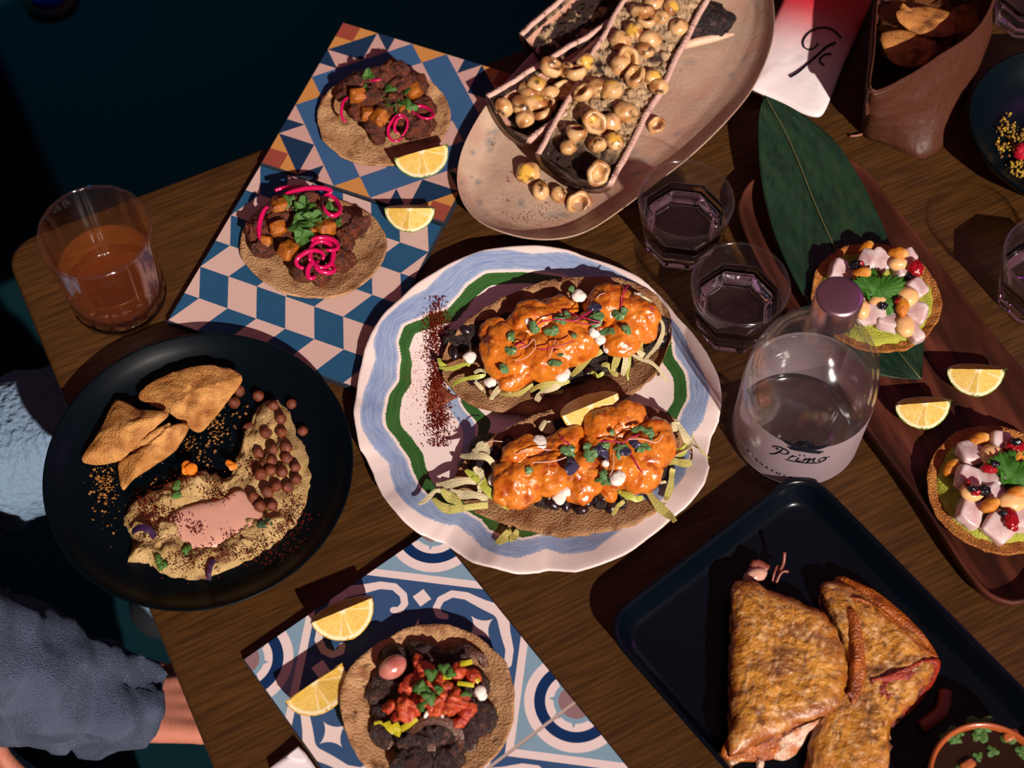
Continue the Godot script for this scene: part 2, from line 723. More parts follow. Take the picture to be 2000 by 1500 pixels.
# ---------------------------------------------------------------- plates
func ring_table(px: Array, h: float, c: Vector3) -> PackedFloat32Array:   # radius by angle from traced points
	var pts := []
	for p in pl(px, h, c):
		pts.append(Vector2(fposmod(atan2(p.z, p.x), TAU), Vector2(p.x, p.z).length()))
	pts.sort_custom(func(a, b): return a.x < b.x)
	var n := 360
	var r := PackedFloat32Array()
	for i in n:
		var a := TAU * i / n
		var k := 0
		while k < pts.size() and pts[k].x < a:
			k += 1
		var q: Vector2 = pts[k % pts.size()]
		var p: Vector2 = pts[posmod(k - 1, pts.size())]
		var span := fposmod(q.x - p.x, TAU)
		var t := fposmod(a - p.x, TAU) / maxf(span, 0.0001)
		t = t * t * (3 - 2 * t) * 0.5 + t * 0.5
		r.append(lerpf(p.y, q.y, clampf(t, 0, 1)))
	return r


var plate_c := Vector3.ZERO
var plate_rim := PackedFloat32Array()


func on_plate(x: float, y: float, lift: float) -> Vector3:   # a point on the scalloped plate's surface
	var p := tp(x, y, 0.0053)
	for i in 3:
		var d := p - plate_c
		var f := Vector2(d.x, d.z).length() / plate_rim[int(fposmod(atan2(d.z, d.x), TAU) / TAU * 360.0) % 360]
		p = tp(x, y, 0.0052 + 0.0145 * smoothstep(0.5, 1.05, f) * smoothstep(0.3, 1.0, f) + lift + 0.0014 * smoothstep(0.62, 0.75, f))
	return p


func plates() -> void:
	# scalloped plate
	var c := tp(1049, 803)
	c.y = TY
	plate_c = c
	var rim := ring_table([690, 807, 695, 769, 704, 713, 713, 678, 728, 645, 748, 614, 779, 584, 812, 553, 847, 531, 890, 508, 939, 490, 987, 482, 1037, 479, 1104, 486, 1148, 500, 1201, 518, 1245, 540, 1284, 571, 1324, 615, 1359, 655, 1386, 699, 1403, 738, 1409, 778, 1405, 818, 1390, 850, 1383, 884, 1386, 914, 1375, 950, 1350, 983, 1312, 1010, 1270, 1045, 1219, 1086, 1188, 1101, 1127, 1117, 1096, 1112, 1075, 1109, 1050, 1117, 1010, 1123, 967, 1115, 927, 1101, 897, 1077, 870, 1056, 845, 1051, 818, 1043, 789, 1022, 766, 995, 748, 969, 735, 942, 727, 919, 715, 894, 702, 876, 696, 845, 692, 822], 0.022, c)
	var bo := ring_table([705, 825, 708, 787, 721, 749, 733, 713, 730, 678, 743, 645, 781, 604, 827, 576, 880, 531, 923, 508, 974, 499, 1037, 505, 1104, 503, 1170, 524, 1230, 556, 1280, 596, 1324, 646, 1346, 690, 1370, 734, 1384, 769, 1374, 822, 1352, 850, 1346, 890, 1335, 940, 1300, 975, 1240, 1010, 1200, 1050, 1160, 1083, 1110, 1088, 1068, 1074, 1041, 1086, 1012, 1099, 979, 1097, 948, 1080, 921, 1051, 896, 1029, 865, 1026, 830, 1018, 797, 998, 777, 973, 766, 944, 760, 911, 741, 892, 721, 872, 708, 847], 0.012, c)
	var bi := ring_table([748, 825, 753, 787, 774, 749, 778, 711, 774, 673, 784, 647, 822, 627, 868, 607, 890, 585, 911, 561, 944, 541, 999, 536, 1070, 540, 1140, 556, 1200, 580, 1260, 612, 1306, 650, 1318, 700, 1340, 734, 1346, 778, 1330, 815, 1304, 850, 1300, 890, 1280, 935, 1240, 965, 1190, 1000, 1140, 1035, 1068, 1047, 1020, 1060, 983, 1057, 958, 1045, 938, 1022, 907, 1004, 876, 998, 847, 985, 822, 965, 806, 936, 795, 902, 777, 876, 750, 841], 0.008, c)
	plate_rim = rim
	var t := thing("scalloped_plate", "large wavy-rimmed white plate with blue and green painted bands holding two fish tacos", "plate", c)
	var n := 240
	var rad := func(i: int, f: float) -> float:
		var k := int(float(i) / n * 360.0) % 360
		var s := smoothstep(0.45, 1.0, f)
		return f * lerpf(0.155, rim[k], s)
	var prof := [[0.03, 0.0052], [0.2, 0.0052], [0.4, 0.0052], [0.55, 0.0053], [0.62, 0.0058], [0.68, 0.0072], [0.74, 0.0095], [0.8, 0.0125], [0.86, 0.0157], [0.92, 0.0187], [0.96, 0.0205], [0.985, 0.0216], [0.997, 0.0218], [1.0, 0.0208], [0.995, 0.0196], [0.96, 0.0172], [0.86, 0.0112], [0.76, 0.0056], [0.66, 0.0022], [0.58, 0.0], [0.5, 0.0], [0.48, 0.0015], [0.03, 0.0015]]
	var v := PackedVector3Array()
	var ix := PackedInt32Array()
	var uv := PackedVector2Array()
	for q in prof.size():
		for i in n + 1:
			var r: float = rad.call(i % n, prof[q][0])
			var an := TAU * i / n
			var k := int(float(i % n) / n * 360.0) % 360
			var wave := (rim[k] - 0.5 * (rim[(k + 17) % 360] + rim[(k + 343) % 360])) * 0.75 * smoothstep(0.72, 1.0, prof[q][0])
			v.append(Vector3(cos(an) * r, prof[q][1] + wave, sin(an) * r))
			uv.append(Vector2(float(i) / n, prof[q][0] if q < 13 else 1.0))
	for q in prof.size() - 1:
		for i in n:
			var b := q * (n + 1) + i
			ix.append_array(PackedInt32Array([b, b + 1, b + n + 1, b + 1, b + n + 2, b + n + 1]))
	for e in 2:
		var q := 0 if e == 0 else prof.size() - 1
		v.append(Vector3(0, prof[q][1], 0))
		uv.append(Vector2(0.5, 0))
		for i in n:
			var b := q * (n + 1) + i
			ix.append_array(PackedInt32Array([v.size() - 1, b + 1 - e, b + e]))
	var W := 1024
	var H := 512
	var im := Image.create(W, H, false, Image.FORMAT_RGB8)
	im.fill(S(232, 214, 208))
	var inv := func(x: int, r: float) -> int:
		var lo := 0.0
		var hi := 1.0
		for s in 14:
			var md := (lo + hi) / 2
			if rad.call(int(float(x) / W * n) % n, md) < r:
				lo = md
			else:
				hi = md
		return int(lo * H)
	for x in W:
		var k := int(float(x) / W * 360.0) % 360
		var a := TAU * x / W
		var y0: int = inv.call(x, bi[k])
		var y1: int = inv.call(x, bo[k])
		for y in range(y0, y1):
			var s := nz.get_noise_3d(cos(a) * 2.2, sin(a) * 2.2, (y - y0) * 0.55) * 0.5 + nz.get_noise_3d(cos(a) * 9.0, sin(a) * 9.0, (y - y0) * 0.2) * 0.35
			var edge := minf(y - y0, y1 - y) / float(y1 - y0)
			var mixv := clampf(0.52 + s * 0.8 - smoothstep(0.16, 0.0, edge) * 0.25, 0, 1)
			im.set_pixel(x, y, S(190, 194, 208).lerp(S(92, 122, 172), mixv))
		var g1: int = inv.call(x, bi[k] - 0.0028)
		var g0: int = inv.call(x, bi[k] - 0.0148 - 0.0015 * sin(a * 5.0))
		for y in range(g0, g1):
			im.set_pixel(x, y, S(44, 84, 38).lerp(S(58, 102, 50), clampf(0.5 + 0.9 * nz.get_noise_3d(cos(a) * 3.0, sin(a) * 3.0, (y - g0) * 0.16), 0, 1)))
		var rr := 0.066 + 0.0085 * sin(a * 6.0 + 0.4) + 0.003 * sin(a * 3.0 + 1.0)
		var h0: int = inv.call(x, rr)
		var h1: int = inv.call(x, rr - 0.012)
		im.fill_rect(Rect2i(x, h1, 1, h0 - h1), S(50, 92, 44))
		var d0: int = inv.call(x, rr + 0.0025)
		var d1: int = inv.call(x, rr + 0.0145)
		for y in range(d0, d1):
			im.set_pixel(x, y, S(186, 194, 210).lerp(S(108, 136, 182), clampf(0.45 + 0.7 * nz.get_noise_3d(cos(a) * 2.0, sin(a) * 2.0, (y - d0) * 0.4), 0, 1)))
	tex.plate = ImageTexture.create_from_image(im)
	part(t, "plate_body", fin(v, ix, PackedColorArray(), uv), mat("painted glaze", S(255, 255, 255), 0.16, {"albedo": "plate", "spec": 0.5}))
	# chilli powder line: thousands of grains, and the damp smear of it
	var grain := BoxMesh.new()
	grain.size = Vector3(1, 0.7, 0.8)
	var sp := []
	for i in 5200:
		var y := lerpf(578, 872, rng.randf())
		var wd := 13.0 if y > 600 else 9.0
		if y > 700 and y < 760:
			wd = 10.0
		if y < 610 and rng.randf() < 0.55 or y > 835 and rng.randf() < 0.5:
			continue
		var x := 853.0 - (y - 700) * 0.006 + rng.randfn() * wd + (4.0 if y > 760 else 0.0)
		sp.append([on_plate(x, y, 0.0004 + rng.randf() * 0.0012), rng.randf_range(0.0003, 0.0011), C(118, 34, 20).lerp(C(70, 16, 12), rng.randf())])
	for i in 900:
		sp.append([on_plate(830 + rng.randfn() * 17, 745 + rng.randfn() * 38, 0.0003), rng.randf_range(0.0003, 0.0007), C(168, 84, 48)])
	specks(self, "chilli_powder", mat("powder", null, 0.95, {"spec": 0.1}), sp, grain, "line of dark red chilli powder across the left of the scalloped plate", "chilli powder")
	var sm := mat("chilli smear", S(182, 106, 74), 0.5, {"alpha": 0.85, "bump": "grit", "tri": 60.0, "bs": 0.05})
	for o in [[824, 742, 846, 735, 862, 750, 880, 768, 895, 776, 880, 782, 860, 795, 845, 806, 825, 798, 808, 806, 795, 818, 786, 836, 780, 838, 783, 815, 796, 800, 815, 787, 828, 778, 818, 765]]:
		var out := cat(pl(o, 0.0063, c), 3)
		part(t, "chilli_smear", sheet(out, 0.0004, 4), sm)
	# black coupe plate
	c = tp(398, 936)
	c.y = TY
	t = thing("black_plate", "round black glazed plate with hummus, chickpeas and tortilla chips on it", "plate", c)
	var blk := mat("black glaze", S(2, 10, 16), 0.34, {"spec": 0.26})
	part(t, "plate_body", lathe([[0, 0.0], [0.085, 0.0], [0.09, 0.002], [0.115, 0.008], [0.129, 0.017], [0.1365, 0.0262], [0.1374, 0.0272], [0.1365, 0.028], [0.1352, 0.0276], [0.1265, 0.0195], [0.113, 0.0105], [0.095, 0.0062], [0.07, 0.005], [0, 0.005]], 128), blk)
	# deep dark bowl cut by the right edge
	c = tp(2062, 300)
	c.y = TY
	t = thing("dark_bowl", "dark teal-black bowl with yellow crumble at the right edge near the paper bag", "bowl", c)
	part(t, "bowl_body", lathe([[0, 0], [0.05, 0], [0.052, 0.003], [0.078, 0.014], [0.094, 0.034], [0.0985, 0.045], [0.099, 0.047], [0.097, 0.0475], [0.0955, 0.045], [0.089, 0.032], [0.07, 0.017], [0.04, 0.0115], [0, 0.011]], 96), mat("teal glaze", S(3, 13, 19), 0.32, {"spec": 0.25}))
	sp = []
	for q in [[1960, 245, 10, 60], [1948, 285, 8, 45], [1945, 320, 12, 60], [1968, 352, 12, 80], [1985, 270, 14, 90], [1990, 330, 14, 80]]:
		for i in q[3]:
			var cp := tp(q[0] + rng.randfn() * q[2], q[1] + rng.randfn() * q[2], 0.014 + rng.randf() * 0.007) - c
			if Vector2(cp.x, cp.z).length() > 0.066:
				continue
			sp.append([cp, rng.randf_range(0.001, 0.0038), C(196, 158, 42).lerp(C(92, 62, 22), rng.randf())])
	specks(t, "yellow_crumble", mat("crumble", null, 0.7), sp, blob(Vector3.ONE * 0.5, 0.3, 3.0, 2, 8, 6))
	part(t, "raspberry", blob(Vector3(0.009, 0.008, 0.009), 0.25, 400, 4, 20, 14), mat("raspberry red", S(176, 22, 44), 0.35), tp(1996, 296, 0.019) - c)


# ---------------------------------------------------------------- platters and trays
func spine_rings(out: Array, a: Vector3, b: Vector3, prof: Array) -> Array:   # the outline drawn in towards a spine a-b; prof: [share, height]
	var R := []
	for q in prof:
		var ring := []
		for p in out:
			var d := b - a
			var s := a + d * clampf((p - a).dot(d) / d.length_squared(), 0, 1)
			var r := s.lerp(p, q[0])
			ring.append(Vector3(r.x, q[1], r.z))
		R.append(ring)
	return R


func platters() -> void:
	# oval stoneware platter for the marrow bones
	var c := tp(1200, 230)
	c.y = TY
	var t := thing("oval_platter", "long oval speckled beige-pink stoneware platter holding roasted marrow bones", "platter", c)
	var out := cat(pl([896, 372, 896, 330, 908, 285, 935, 232, 972, 180, 1020, 128, 1072, 72, 1125, 10, 1180, -50, 1250, -105, 1330, -135, 1410, -130, 1470, -85, 1503, -20, 1513, 50, 1503, 115, 1470, 187, 1420, 250, 1350, 318, 1280, 372, 1210, 425, 1150, 462, 1090, 477, 1020, 472, 950, 447, 913, 413], 0.026, c), 6)
	var prof := [[0.02, 0.005], [0.3, 0.005], [0.6, 0.0055], [0.75, 0.008], [0.87, 0.0145], [0.95, 0.0215], [0.985, 0.0255], [0.997, 0.0262], [1.0, 0.0252], [0.985, 0.022], [0.9, 0.012], [0.72, 0.002], [0.6, 0.0], [0.02, 0.0]]
	var sa := tp(1040, 340) - c
	var sb := tp(1370, -10) - c
	var stone := func(p: Vector3, i: int, j: int) -> Color:
		var k := nn(p, 14.0) * 0.5 + nn(p, 45.0, 2) * 0.3
		var col := C(164, 136, 118).lerp(C(198, 172, 148), clampf(0.5 + k, 0, 1))
		col = col.lerp(C(180, 126, 108), clampf(nn(p, 18.0, 3) * 1.0, 0, 0.45))
		return col.lerp(C(122, 122, 120), smoothstep(0.38, 0.55, nn(p * Vector3(1, 1, 1.6), 42.0, 5)) * 0.8)
	var fine_prof := []
	for i in prof.size() - 1:
		for k in 4:
			fine_prof.append([lerpf(prof[i][0], prof[i + 1][0], k / 4.0), lerpf(prof[i][1], prof[i + 1][1], k / 4.0)])
	fine_prof.append(prof[prof.size() - 1])
	t.basis = Basis((sb - sa).normalized(), -deg_to_rad(2.6))
	t.position.y += 0.0055
	part(t, "platter_body", loft(spine_rings(out, sa, sb, fine_prof), 3, stone), mat("stoneware", null, 0.3, {"spec": 0.45, "bump": "fine", "tri": 10.0, "bs": 0.03}))
	var sp := []
	for i in 260:
		var x := rng.randf_range(905, 1500)
		var y := rng.randf_range(20, 470)
		var p := tp(x, y, 0.0115)
		var d := sb - sa
		var q := p - c - sa
		var s := clampf(q.dot(d) / d.length_squared(), 0, 1)
		if Vector2(q.x - d.x * s, q.z - d.z * s).length() > 0.062:
			continue
		sp.append([t.transform.affine_inverse() * p, rng.randf_range(0.0005, 0.0022), C(112, 60, 40).lerp(C(60, 36, 30), rng.randf())])
	for i in 70:
		sp.append([t.transform.affine_inverse() * tp(1040 + rng.randfn() * 30, 425 + rng.randfn() * 14, 0.0175), rng.randf_range(0.0005, 0.0015), C(130, 70, 40)])
	specks(t, "herb_specks", mat("speck", null, 0.9, {"spec": 0.1}), sp, blob(Vector3(0.5, 0.25, 0.5), 0.2, 3.0, 2, 7, 4))
	# walnut wood platter
	c = tp(1760, 760)
	c.y = TY
	var dirv := tp(1960, 1080) - tp(1560, 400)
	var ang := -atan2(dirv.z, dirv.x)
	t = thing("wood_platter", "long dark walnut wood platter under the green leaf and raw fish tostadas", "platter", c, "", ang)
	var bi := Basis(Vector3.UP, -ang)
	out = []
	for p in cat(pl([1443, 420, 1447, 382, 1470, 350, 1520, 318, 1580, 300, 1640, 304, 1690, 332, 1740, 392, 1790, 455, 1850, 532, 1910, 612, 1960, 676, 2020, 748, 2070, 840, 2085, 950, 2070, 1070, 2035, 1150, 1985, 1179, 1930, 1163, 1884, 1112, 1830, 1030, 1780, 955, 1730, 888, 1690, 832, 1640, 765, 1590, 690, 1530, 595, 1475, 500], 0.022, c), 5):
		out.append(bi * p)
	var wal := mat("walnut", S(255, 255, 255), 0.5, {"albedo": "walnut", "tri": Vector3(0.7, 5.0, 5.0), "bump": "walnut", "bs": 0.05, "spec": 0.3})
	prof = [[0.02, 0.007], [0.55, 0.007], [0.74, 0.009], [0.86, 0.0135], [0.93, 0.0195], [0.955, 0.0225], [0.965, 0.0232], [0.99, 0.023], [0.998, 0.0215], [1.0, 0.019], [0.985, 0.012], [0.92, 0.003], [0.88, 0.0], [0.02, 0.0]]
	part(t, "platter_body", loft(spine_rings(out, bi * (tp(1575, 430) - c), bi * (tp(1960, 1040) - c), prof)), wal)
	# black melamine tray
	var k0 := tp(1570, 909, 0.028)
	var k1 := tp(1168, 1219, 0.028)
	var dz := (tp(2000, 1400, 0.028) - tp(1610, 960, 0.028)).normalized()
	var dx := (k1 - k0).normalized()
	dz = (dz - dx * dx.dot(dz)).normalized()
	var wid := (k1 - k0).length()
	var len := 0.32
	c = k0 + dx * wid / 2 + dz * len / 2
	c.y = TY
	ang = -atan2(dz.z, dz.x)
	t = thing("black_tray", "rectangular black tray with rounded corners holding two quesadillas", "tray", c, "", ang)
	var R := []
	for q in [[0.0, 0.016], [0.0, 0.0125], [0.006, 0.0085], [0.026, 0.0015], [0.0285, 0.0], [0.0295, 0.0005], [0.0298, 0.0025], [0.0285, 0.0045], [0.0255, 0.0058], [0.0085, 0.0125], [0.0052, 0.0155], [0.0045, 0.02]]:
		R.append(rrect(len / 2 - q[1], wid / 2 - q[1], 0.03 - q[1] * 0.7, q[0], 10))
	part(t, "tray_body", loft(R), mat("melamine", S(4, 10, 18), 0.24, {"spec": 0.35}))


# ---------------------------------------------------------------- glasses and bottle
func clear_glass() -> StandardMaterial3D:
	return mat("clear glass wall", Color(1, 1, 1, 0.0), 0.11, {"alpha": 0.0, "spec": 1.0})


func thick_glass() -> StandardMaterial3D:
	return mat("thick glass", Color(0.97, 0.97, 0.98, 0.0), 0.02, {"refr": 0.05})


func facet(n: int, depth: float, y0: float, y1: float) -> Callable:   # flat-sided below y0, round above y1
	return func(a: float, y: float, r: float) -> float:
		var k := cos(PI / n) / cos(fposmod(a, TAU / n) - PI / n)
		return r * lerpf(1.0, lerpf(1.0, k, depth), smoothstep(y1, y0, y))


func tumbler(called: String, label: String, group: String, rim: Vector2, h: float, fill: float) -> void:
	var r := tp(rim.x, rim.y, h)
	var c := Vector3(r.x, TY, r.z)
	var t := thing(called, label, "glass", c, group, 0.25)
	var k := h / 0.073
	var prof := []
	for q in [[0.0, 0.001], [0.024, 0.001], [0.031, 0.0], [0.0345, 0.002], [0.0355, 0.006], [0.037, 0.018], [0.0395, 0.033], [0.042, 0.046], [0.0437, 0.053], [0.0446, 0.06], [0.0452, 0.068], [0.0452, 0.0722], [0.0445, 0.073], [0.0437, 0.0722], [0.0432, 0.068], [0.0424, 0.06], [0.0412, 0.053], [0.039, 0.046], [0.036, 0.033], [0.0325, 0.022], [0.029, 0.0165], [0.02, 0.0145], [0.0, 0.014]]:
		prof.append([q[0], q[1] * k])
	part(t, "glass_wall", lathe(prof.slice(7, 18), 80, facet(8, 1.0, 0.05 * k, 0.057 * k)), clear_glass())
	part(t, "glass_base", lathe([[0.0, 0.001 * k], [0.024, 0.001 * k], [0.031, 0.0], [0.0345, 0.002 * k], [0.0355, 0.006 * k], [0.037, 0.018 * k], [0.0395, 0.033 * k], [0.0415, 0.0435 * k], [0.0418, 0.0455 * k], [0.0412, 0.0462 * k], [0.0396, 0.0455 * k], [0.0385, 0.0435 * k], [0.0362, 0.033 * k], [0.0326, 0.0218 * k], [0.029, 0.0161 * k], [0.02, 0.0141 * k], [0.0, 0.0137 * k]], 80, facet(8, 1.0, 0.05 * k, 0.057 * k)), thick_glass())
	var rim_ring := []
	for i in 49:
		rim_ring.append(Vector3(cos(TAU * i / 48.0), 0, sin(TAU * i / 48.0)) * 0.0445 + Vector3(0, h - 0.0006, 0))
	part(t, "rim", tube(rim_ring, 0.0013, 10), clear_glass())
	prof = []
	for q in [[0.0, 0.0142], [0.02, 0.0147], [0.0286, 0.0167], [0.0321, 0.0222], [0.0355, 0.033], [0.0376, fill], [0.037, fill + 0.0004], [0.03, fill], [0.0, fill]]:
		prof.append([q[0], q[1] * k])
	part(t, "water", lathe(prof, 80, facet(8, 1.0, 0.05 * k, 0.057 * k)), mat("water", Color(0.97, 0.98, 1.0, 0.0), 0.02, {"refr": 0.033}))


func glasses() -> void:
	tumbler("shot_glass", "short faceted glass of clear liquid beside the oval platter, farther of the pair", "faceted glasses", Vector2(1341, 388), 0.073, 0.04)
	tumbler("shot_glass", "short faceted glass of clear liquid between the scalloped plate and the bottle", "faceted glasses", Vector2(1447, 553), 0.073, 0.042)
	tumbler("shot_glass", "short faceted glass cut by the right edge beside the wood platter", "faceted glasses", Vector2(2058, 500), 0.073, 0.036)
	tumbler("shot_glass", "glass cut off at the top right corner behind the paper bag", "faceted glasses", Vector2(2040, -60), 0.073, 0.036)
	# whisky in a cut tumbler
	var h := 0.112
	var r := tp(183, 451, h)
	var c := Vector3(r.x, TY, r.z)
	var t := thing("whisky_glass", "cut-glass tumbler of amber whisky standing on the bare table corner", "glass", c)
	var flute := func(a: float, y: float, q: float) -> float:
		var s := absf(sin(a * 8.0))
		var on := smoothstep(0.004, 0.018, y) * (1.0 - 0.55 * smoothstep(0.098, 0.11, y))
		var band := smoothstep(0.0165, 0.0155, y) * smoothstep(0.0075, 0.0085, y)
		return q * (1.0 - on * 0.028 * (1.0 - pow(s, 0.6)) - band * 0.02)
	var prof := [[0.0, 0.002], [0.034, 0.002], [0.042, 0.0], [0.0455, 0.003], [0.0462, 0.0075], [0.0464, 0.0085], [0.0465, 0.0155], [0.0468, 0.0165], [0.0474, 0.03], [0.0485, 0.055], [0.0498, 0.085], [0.0512, 0.105], [0.0516, 0.1105], [0.0512, 0.112], [0.0498, 0.1118], [0.0492, 0.109], [0.048, 0.085], [0.0466, 0.055], [0.0452, 0.03], [0.043, 0.02], [0.038, 0.016], [0.02, 0.0145], [0, 0.014]]
	part(t, "glass_body", lathe(prof, 192, flute), mat("tumbler wall", Color(1, 1, 1, 0.0), 0.055, {"alpha": 0.0, "spec": 1.0}))
	var rim_ring := []
	for i in 65:
		rim_ring.append(Vector3(cos(TAU * i / 64.0), 0, sin(TAU * i / 64.0)) * (0.0506 - 0.0005 * absf(cos(8.0 * TAU * i / 64.0))) + Vector3(0, h - 0.0008, 0))
	part(t, "rim", tube(rim_ring, 0.0014, 10), mat("tumbler wall"))
	part(t, "glass_base", lathe([[0, 0.0005], [0.034, 0.0005], [0.042, 0.0002], [0.0452, 0.0032], [0.0459, 0.0076], [0.046, 0.0085], [0.0461, 0.013], [0.04, 0.0132], [0.02, 0.0128], [0, 0.0126]], 96), mat("amber base", Color(0.95, 0.72, 0.42, 0.0), 0.02, {"refr": 0.05}))
	part(t, "whisky", lathe([[0, 0.0142], [0.02, 0.0147], [0.038, 0.0163], [0.0428, 0.0203], [0.0447, 0.03], [0.0458, 0.05], [0.0462, 0.056], [0.0455, 0.0556], [0.044, 0.0552], [0, 0.055]], 96), mat("whisky", S(184, 88, 0), 0.28, {"alpha": 0.09, "spec": 0.5}))


func bottle() -> void:
	var c := tp(1550, 848)
	c.y = TY
	var t := thing("spirit_bottle", "round-shouldered clear glass bottle with mauve metal cap and black script lettering", "bottle", c)
	var prof := [[0, 0.004], [0.035, 0.003], [0.05, 0.0], [0.0555, 0.003], [0.0572, 0.008], [0.0575, 0.03], [0.0575, 0.09], [0.057, 0.105], [0.0553, 0.12], [0.052, 0.135], [0.046, 0.149], [0.0375, 0.16], [0.028, 0.1675], [0.0205, 0.172], [0.0178, 0.177], [0.0172, 0.185], [0.0172, 0.205], [0.0182, 0.207], [0.0182, 0.213], [0.0172, 0.2145], [0.0125, 0.2145], [0.012, 0.21], [0.012, 0.185], [0.0125, 0.178], [0.0155, 0.172], [0.0235, 0.1665], [0.034, 0.158], [0.0425, 0.147], [0.0482, 0.134], [0.0514, 0.12], [0.0532, 0.105], [0.0537, 0.09], [0.0537, 0.02], [0.051, 0.014], [0.04, 0.011], [0, 0.010]]
	part(t, "glass_body", lathe(prof, 96), clear_glass())
	part(t, "glass_foot", lathe([[0, 0.0042], [0.035, 0.0032], [0.05, 0.0002], [0.0553, 0.0032], [0.0569, 0.008], [0.0565, 0.0125], [0.05, 0.0098], [0.04, 0.0092], [0, 0.009]], 96), thick_glass())
	part(t, "spirit", lathe([[0, 0.0102], [0.04, 0.0112], [0.0508, 0.0142], [0.0535, 0.0202], [0.0535, 0.088], [0.053, 0.0886], [0.05, 0.088], [0, 0.088]], 96), mat("bottled spirit", Color(1, 1, 1, 0.0), 0.02, {"alpha": 0.0, "spec": 0.9}))
	part(t, "cap", lathe([[0, 0.2372], [0.0165, 0.2372], [0.0182, 0.2367], [0.019, 0.2352], [0.0192, 0.2335], [0.0192, 0.2085], [0.0186, 0.2075], [0.0183, 0.2085], [0.0183, 0.2145], [0, 0.2147]], 64), mat("cap metal", S(206, 176, 190), 0.32, {"metal": 1.0}))
	# frosted band of the bottle and the black printing on it
	part(t, "frosted_band", lathe([[0.0576, 0.012], [0.05785, 0.013], [0.05785, 0.084], [0.0576, 0.0855]], 96), mat("frosted", S(216, 194, 202), 0.5, {"alpha": 0.36}))
	var ink := mat("black ink", S(14, 16, 26), 0.6, {"spec": 0.2})
	var rr := 0.0581
	var facing := PI / 2 + 0.08   # the printed side faces the camera, a little to the left
	var on := func(x: float, y: float) -> Vector3:   # x along the glass, y up, in metres
		var a := facing - x / rr
		return Vector3(cos(a) * rr, y, sin(a) * rr)
	var stroke := func(called: String, pts: Array, w: float) -> void:
		var q := []
		for p in cat(pts, 5, false):
			q.append(on.call(p.x, p.y))
		var rad := []
		for i in q.size():
			rad.append(w * (0.45 + 0.55 * sin(PI * clampf((i + 0.6) / q.size(), 0, 1))))
		part(t, called, tube(q, rad, 6), ink)
	var g := func(a: Array, ox: float, oy: float, s: float) -> Array:
		var q := []
		for i in a.size() / 2:
			q.append(Vector3(ox + a[2 * i] * s, oy + a[2 * i + 1] * s, 0))
		return q
	var s := 0.00112
	var ox := -0.03
	var oy := 0.058
	for letter in [["letter_p", [0, 9, 1, 12, 5, 14.5, 10, 14.5, 13, 11.5, 11, 7.5, 6, 6]], ["letter_p", [8, 13, 6, 7, 3, 1, -1, -3]], ["letter_p", [2.5, 11, 4, 9.6, 4, 11.5]],
		["letter_r", [14, 1, 16, 6.5, 17, 8.5, 16.5, 7, 20, 8.3]], ["letter_i", [22, 7.5, 20.5, 3, 21.5, 1, 24, 3]], ["letter_m", [25, 1, 27, 7.6, 26, 4, 30, 7.6, 29, 1, 30, 4, 34, 7.6, 33, 2, 35, 1.4]],
		["letter_o", [40, 7, 37.5, 5, 38, 1.6, 41, 1.2, 43, 4, 42, 7, 40, 7, 42, 6, 46, 6.6]], ["underline", [12, -1, 26, 0, 40, -1.2]]]:
		stroke.call(letter[0], g.call(letter[1], ox, oy, s), 0.0008)
	for x in [21.5, 25.0]:
		part(t, "letter_dot", blob(Vector3.ONE * 0.0008), ink, on.call(ox + x * s, oy + 11.5 * s))
	# emblem: a wide-brimmed hat over a moustached face, printed dark
	for e in [["emblem_brim", [3, 24, 10, 21, 20, 20, 31, 21.5, 38, 25]], ["emblem_brim", [5, 24.5, 20, 21.5, 36, 25]], ["emblem_crown", [13, 22, 15, 28, 20, 30, 25, 28.5, 28, 22.5]], ["emblem_crown", [16, 22, 18, 28, 22, 28, 25, 22]], ["emblem_ribbon", [8, 17, 16, 18.5, 26, 18, 36, 15]], ["emblem_ribbon", [10, 15.5, 20, 16.8, 34, 13.5]]]:
		stroke.call(e[0], g.call(e[1], ox + 0.003, oy + 0.003, s), 0.0013)
	# handle lettering round the foot
	var font := SystemFont.new()
	font.font_names = PackedStringArray(["Droid Sans"])
	var word := "@AGUAKMZERO"
	for i in word.length():
		var tm := TextMesh.new()
		tm.text = word[i]
		tm.font = font
		tm.font_size = 32
		tm.pixel_size = 0.00017
		tm.depth = 0.0002
		var x := -0.052 + i * 0.0056
		var p: Vector3 = on.call(x, 0.031 - 0.0006 * i)
		var nrm := Vector3(p.x, 0, p.z).normalized()
		part(t, "letter", tm, ink, p, Basis(Vector3.UP.cross(nrm), Vector3.UP, nrm))


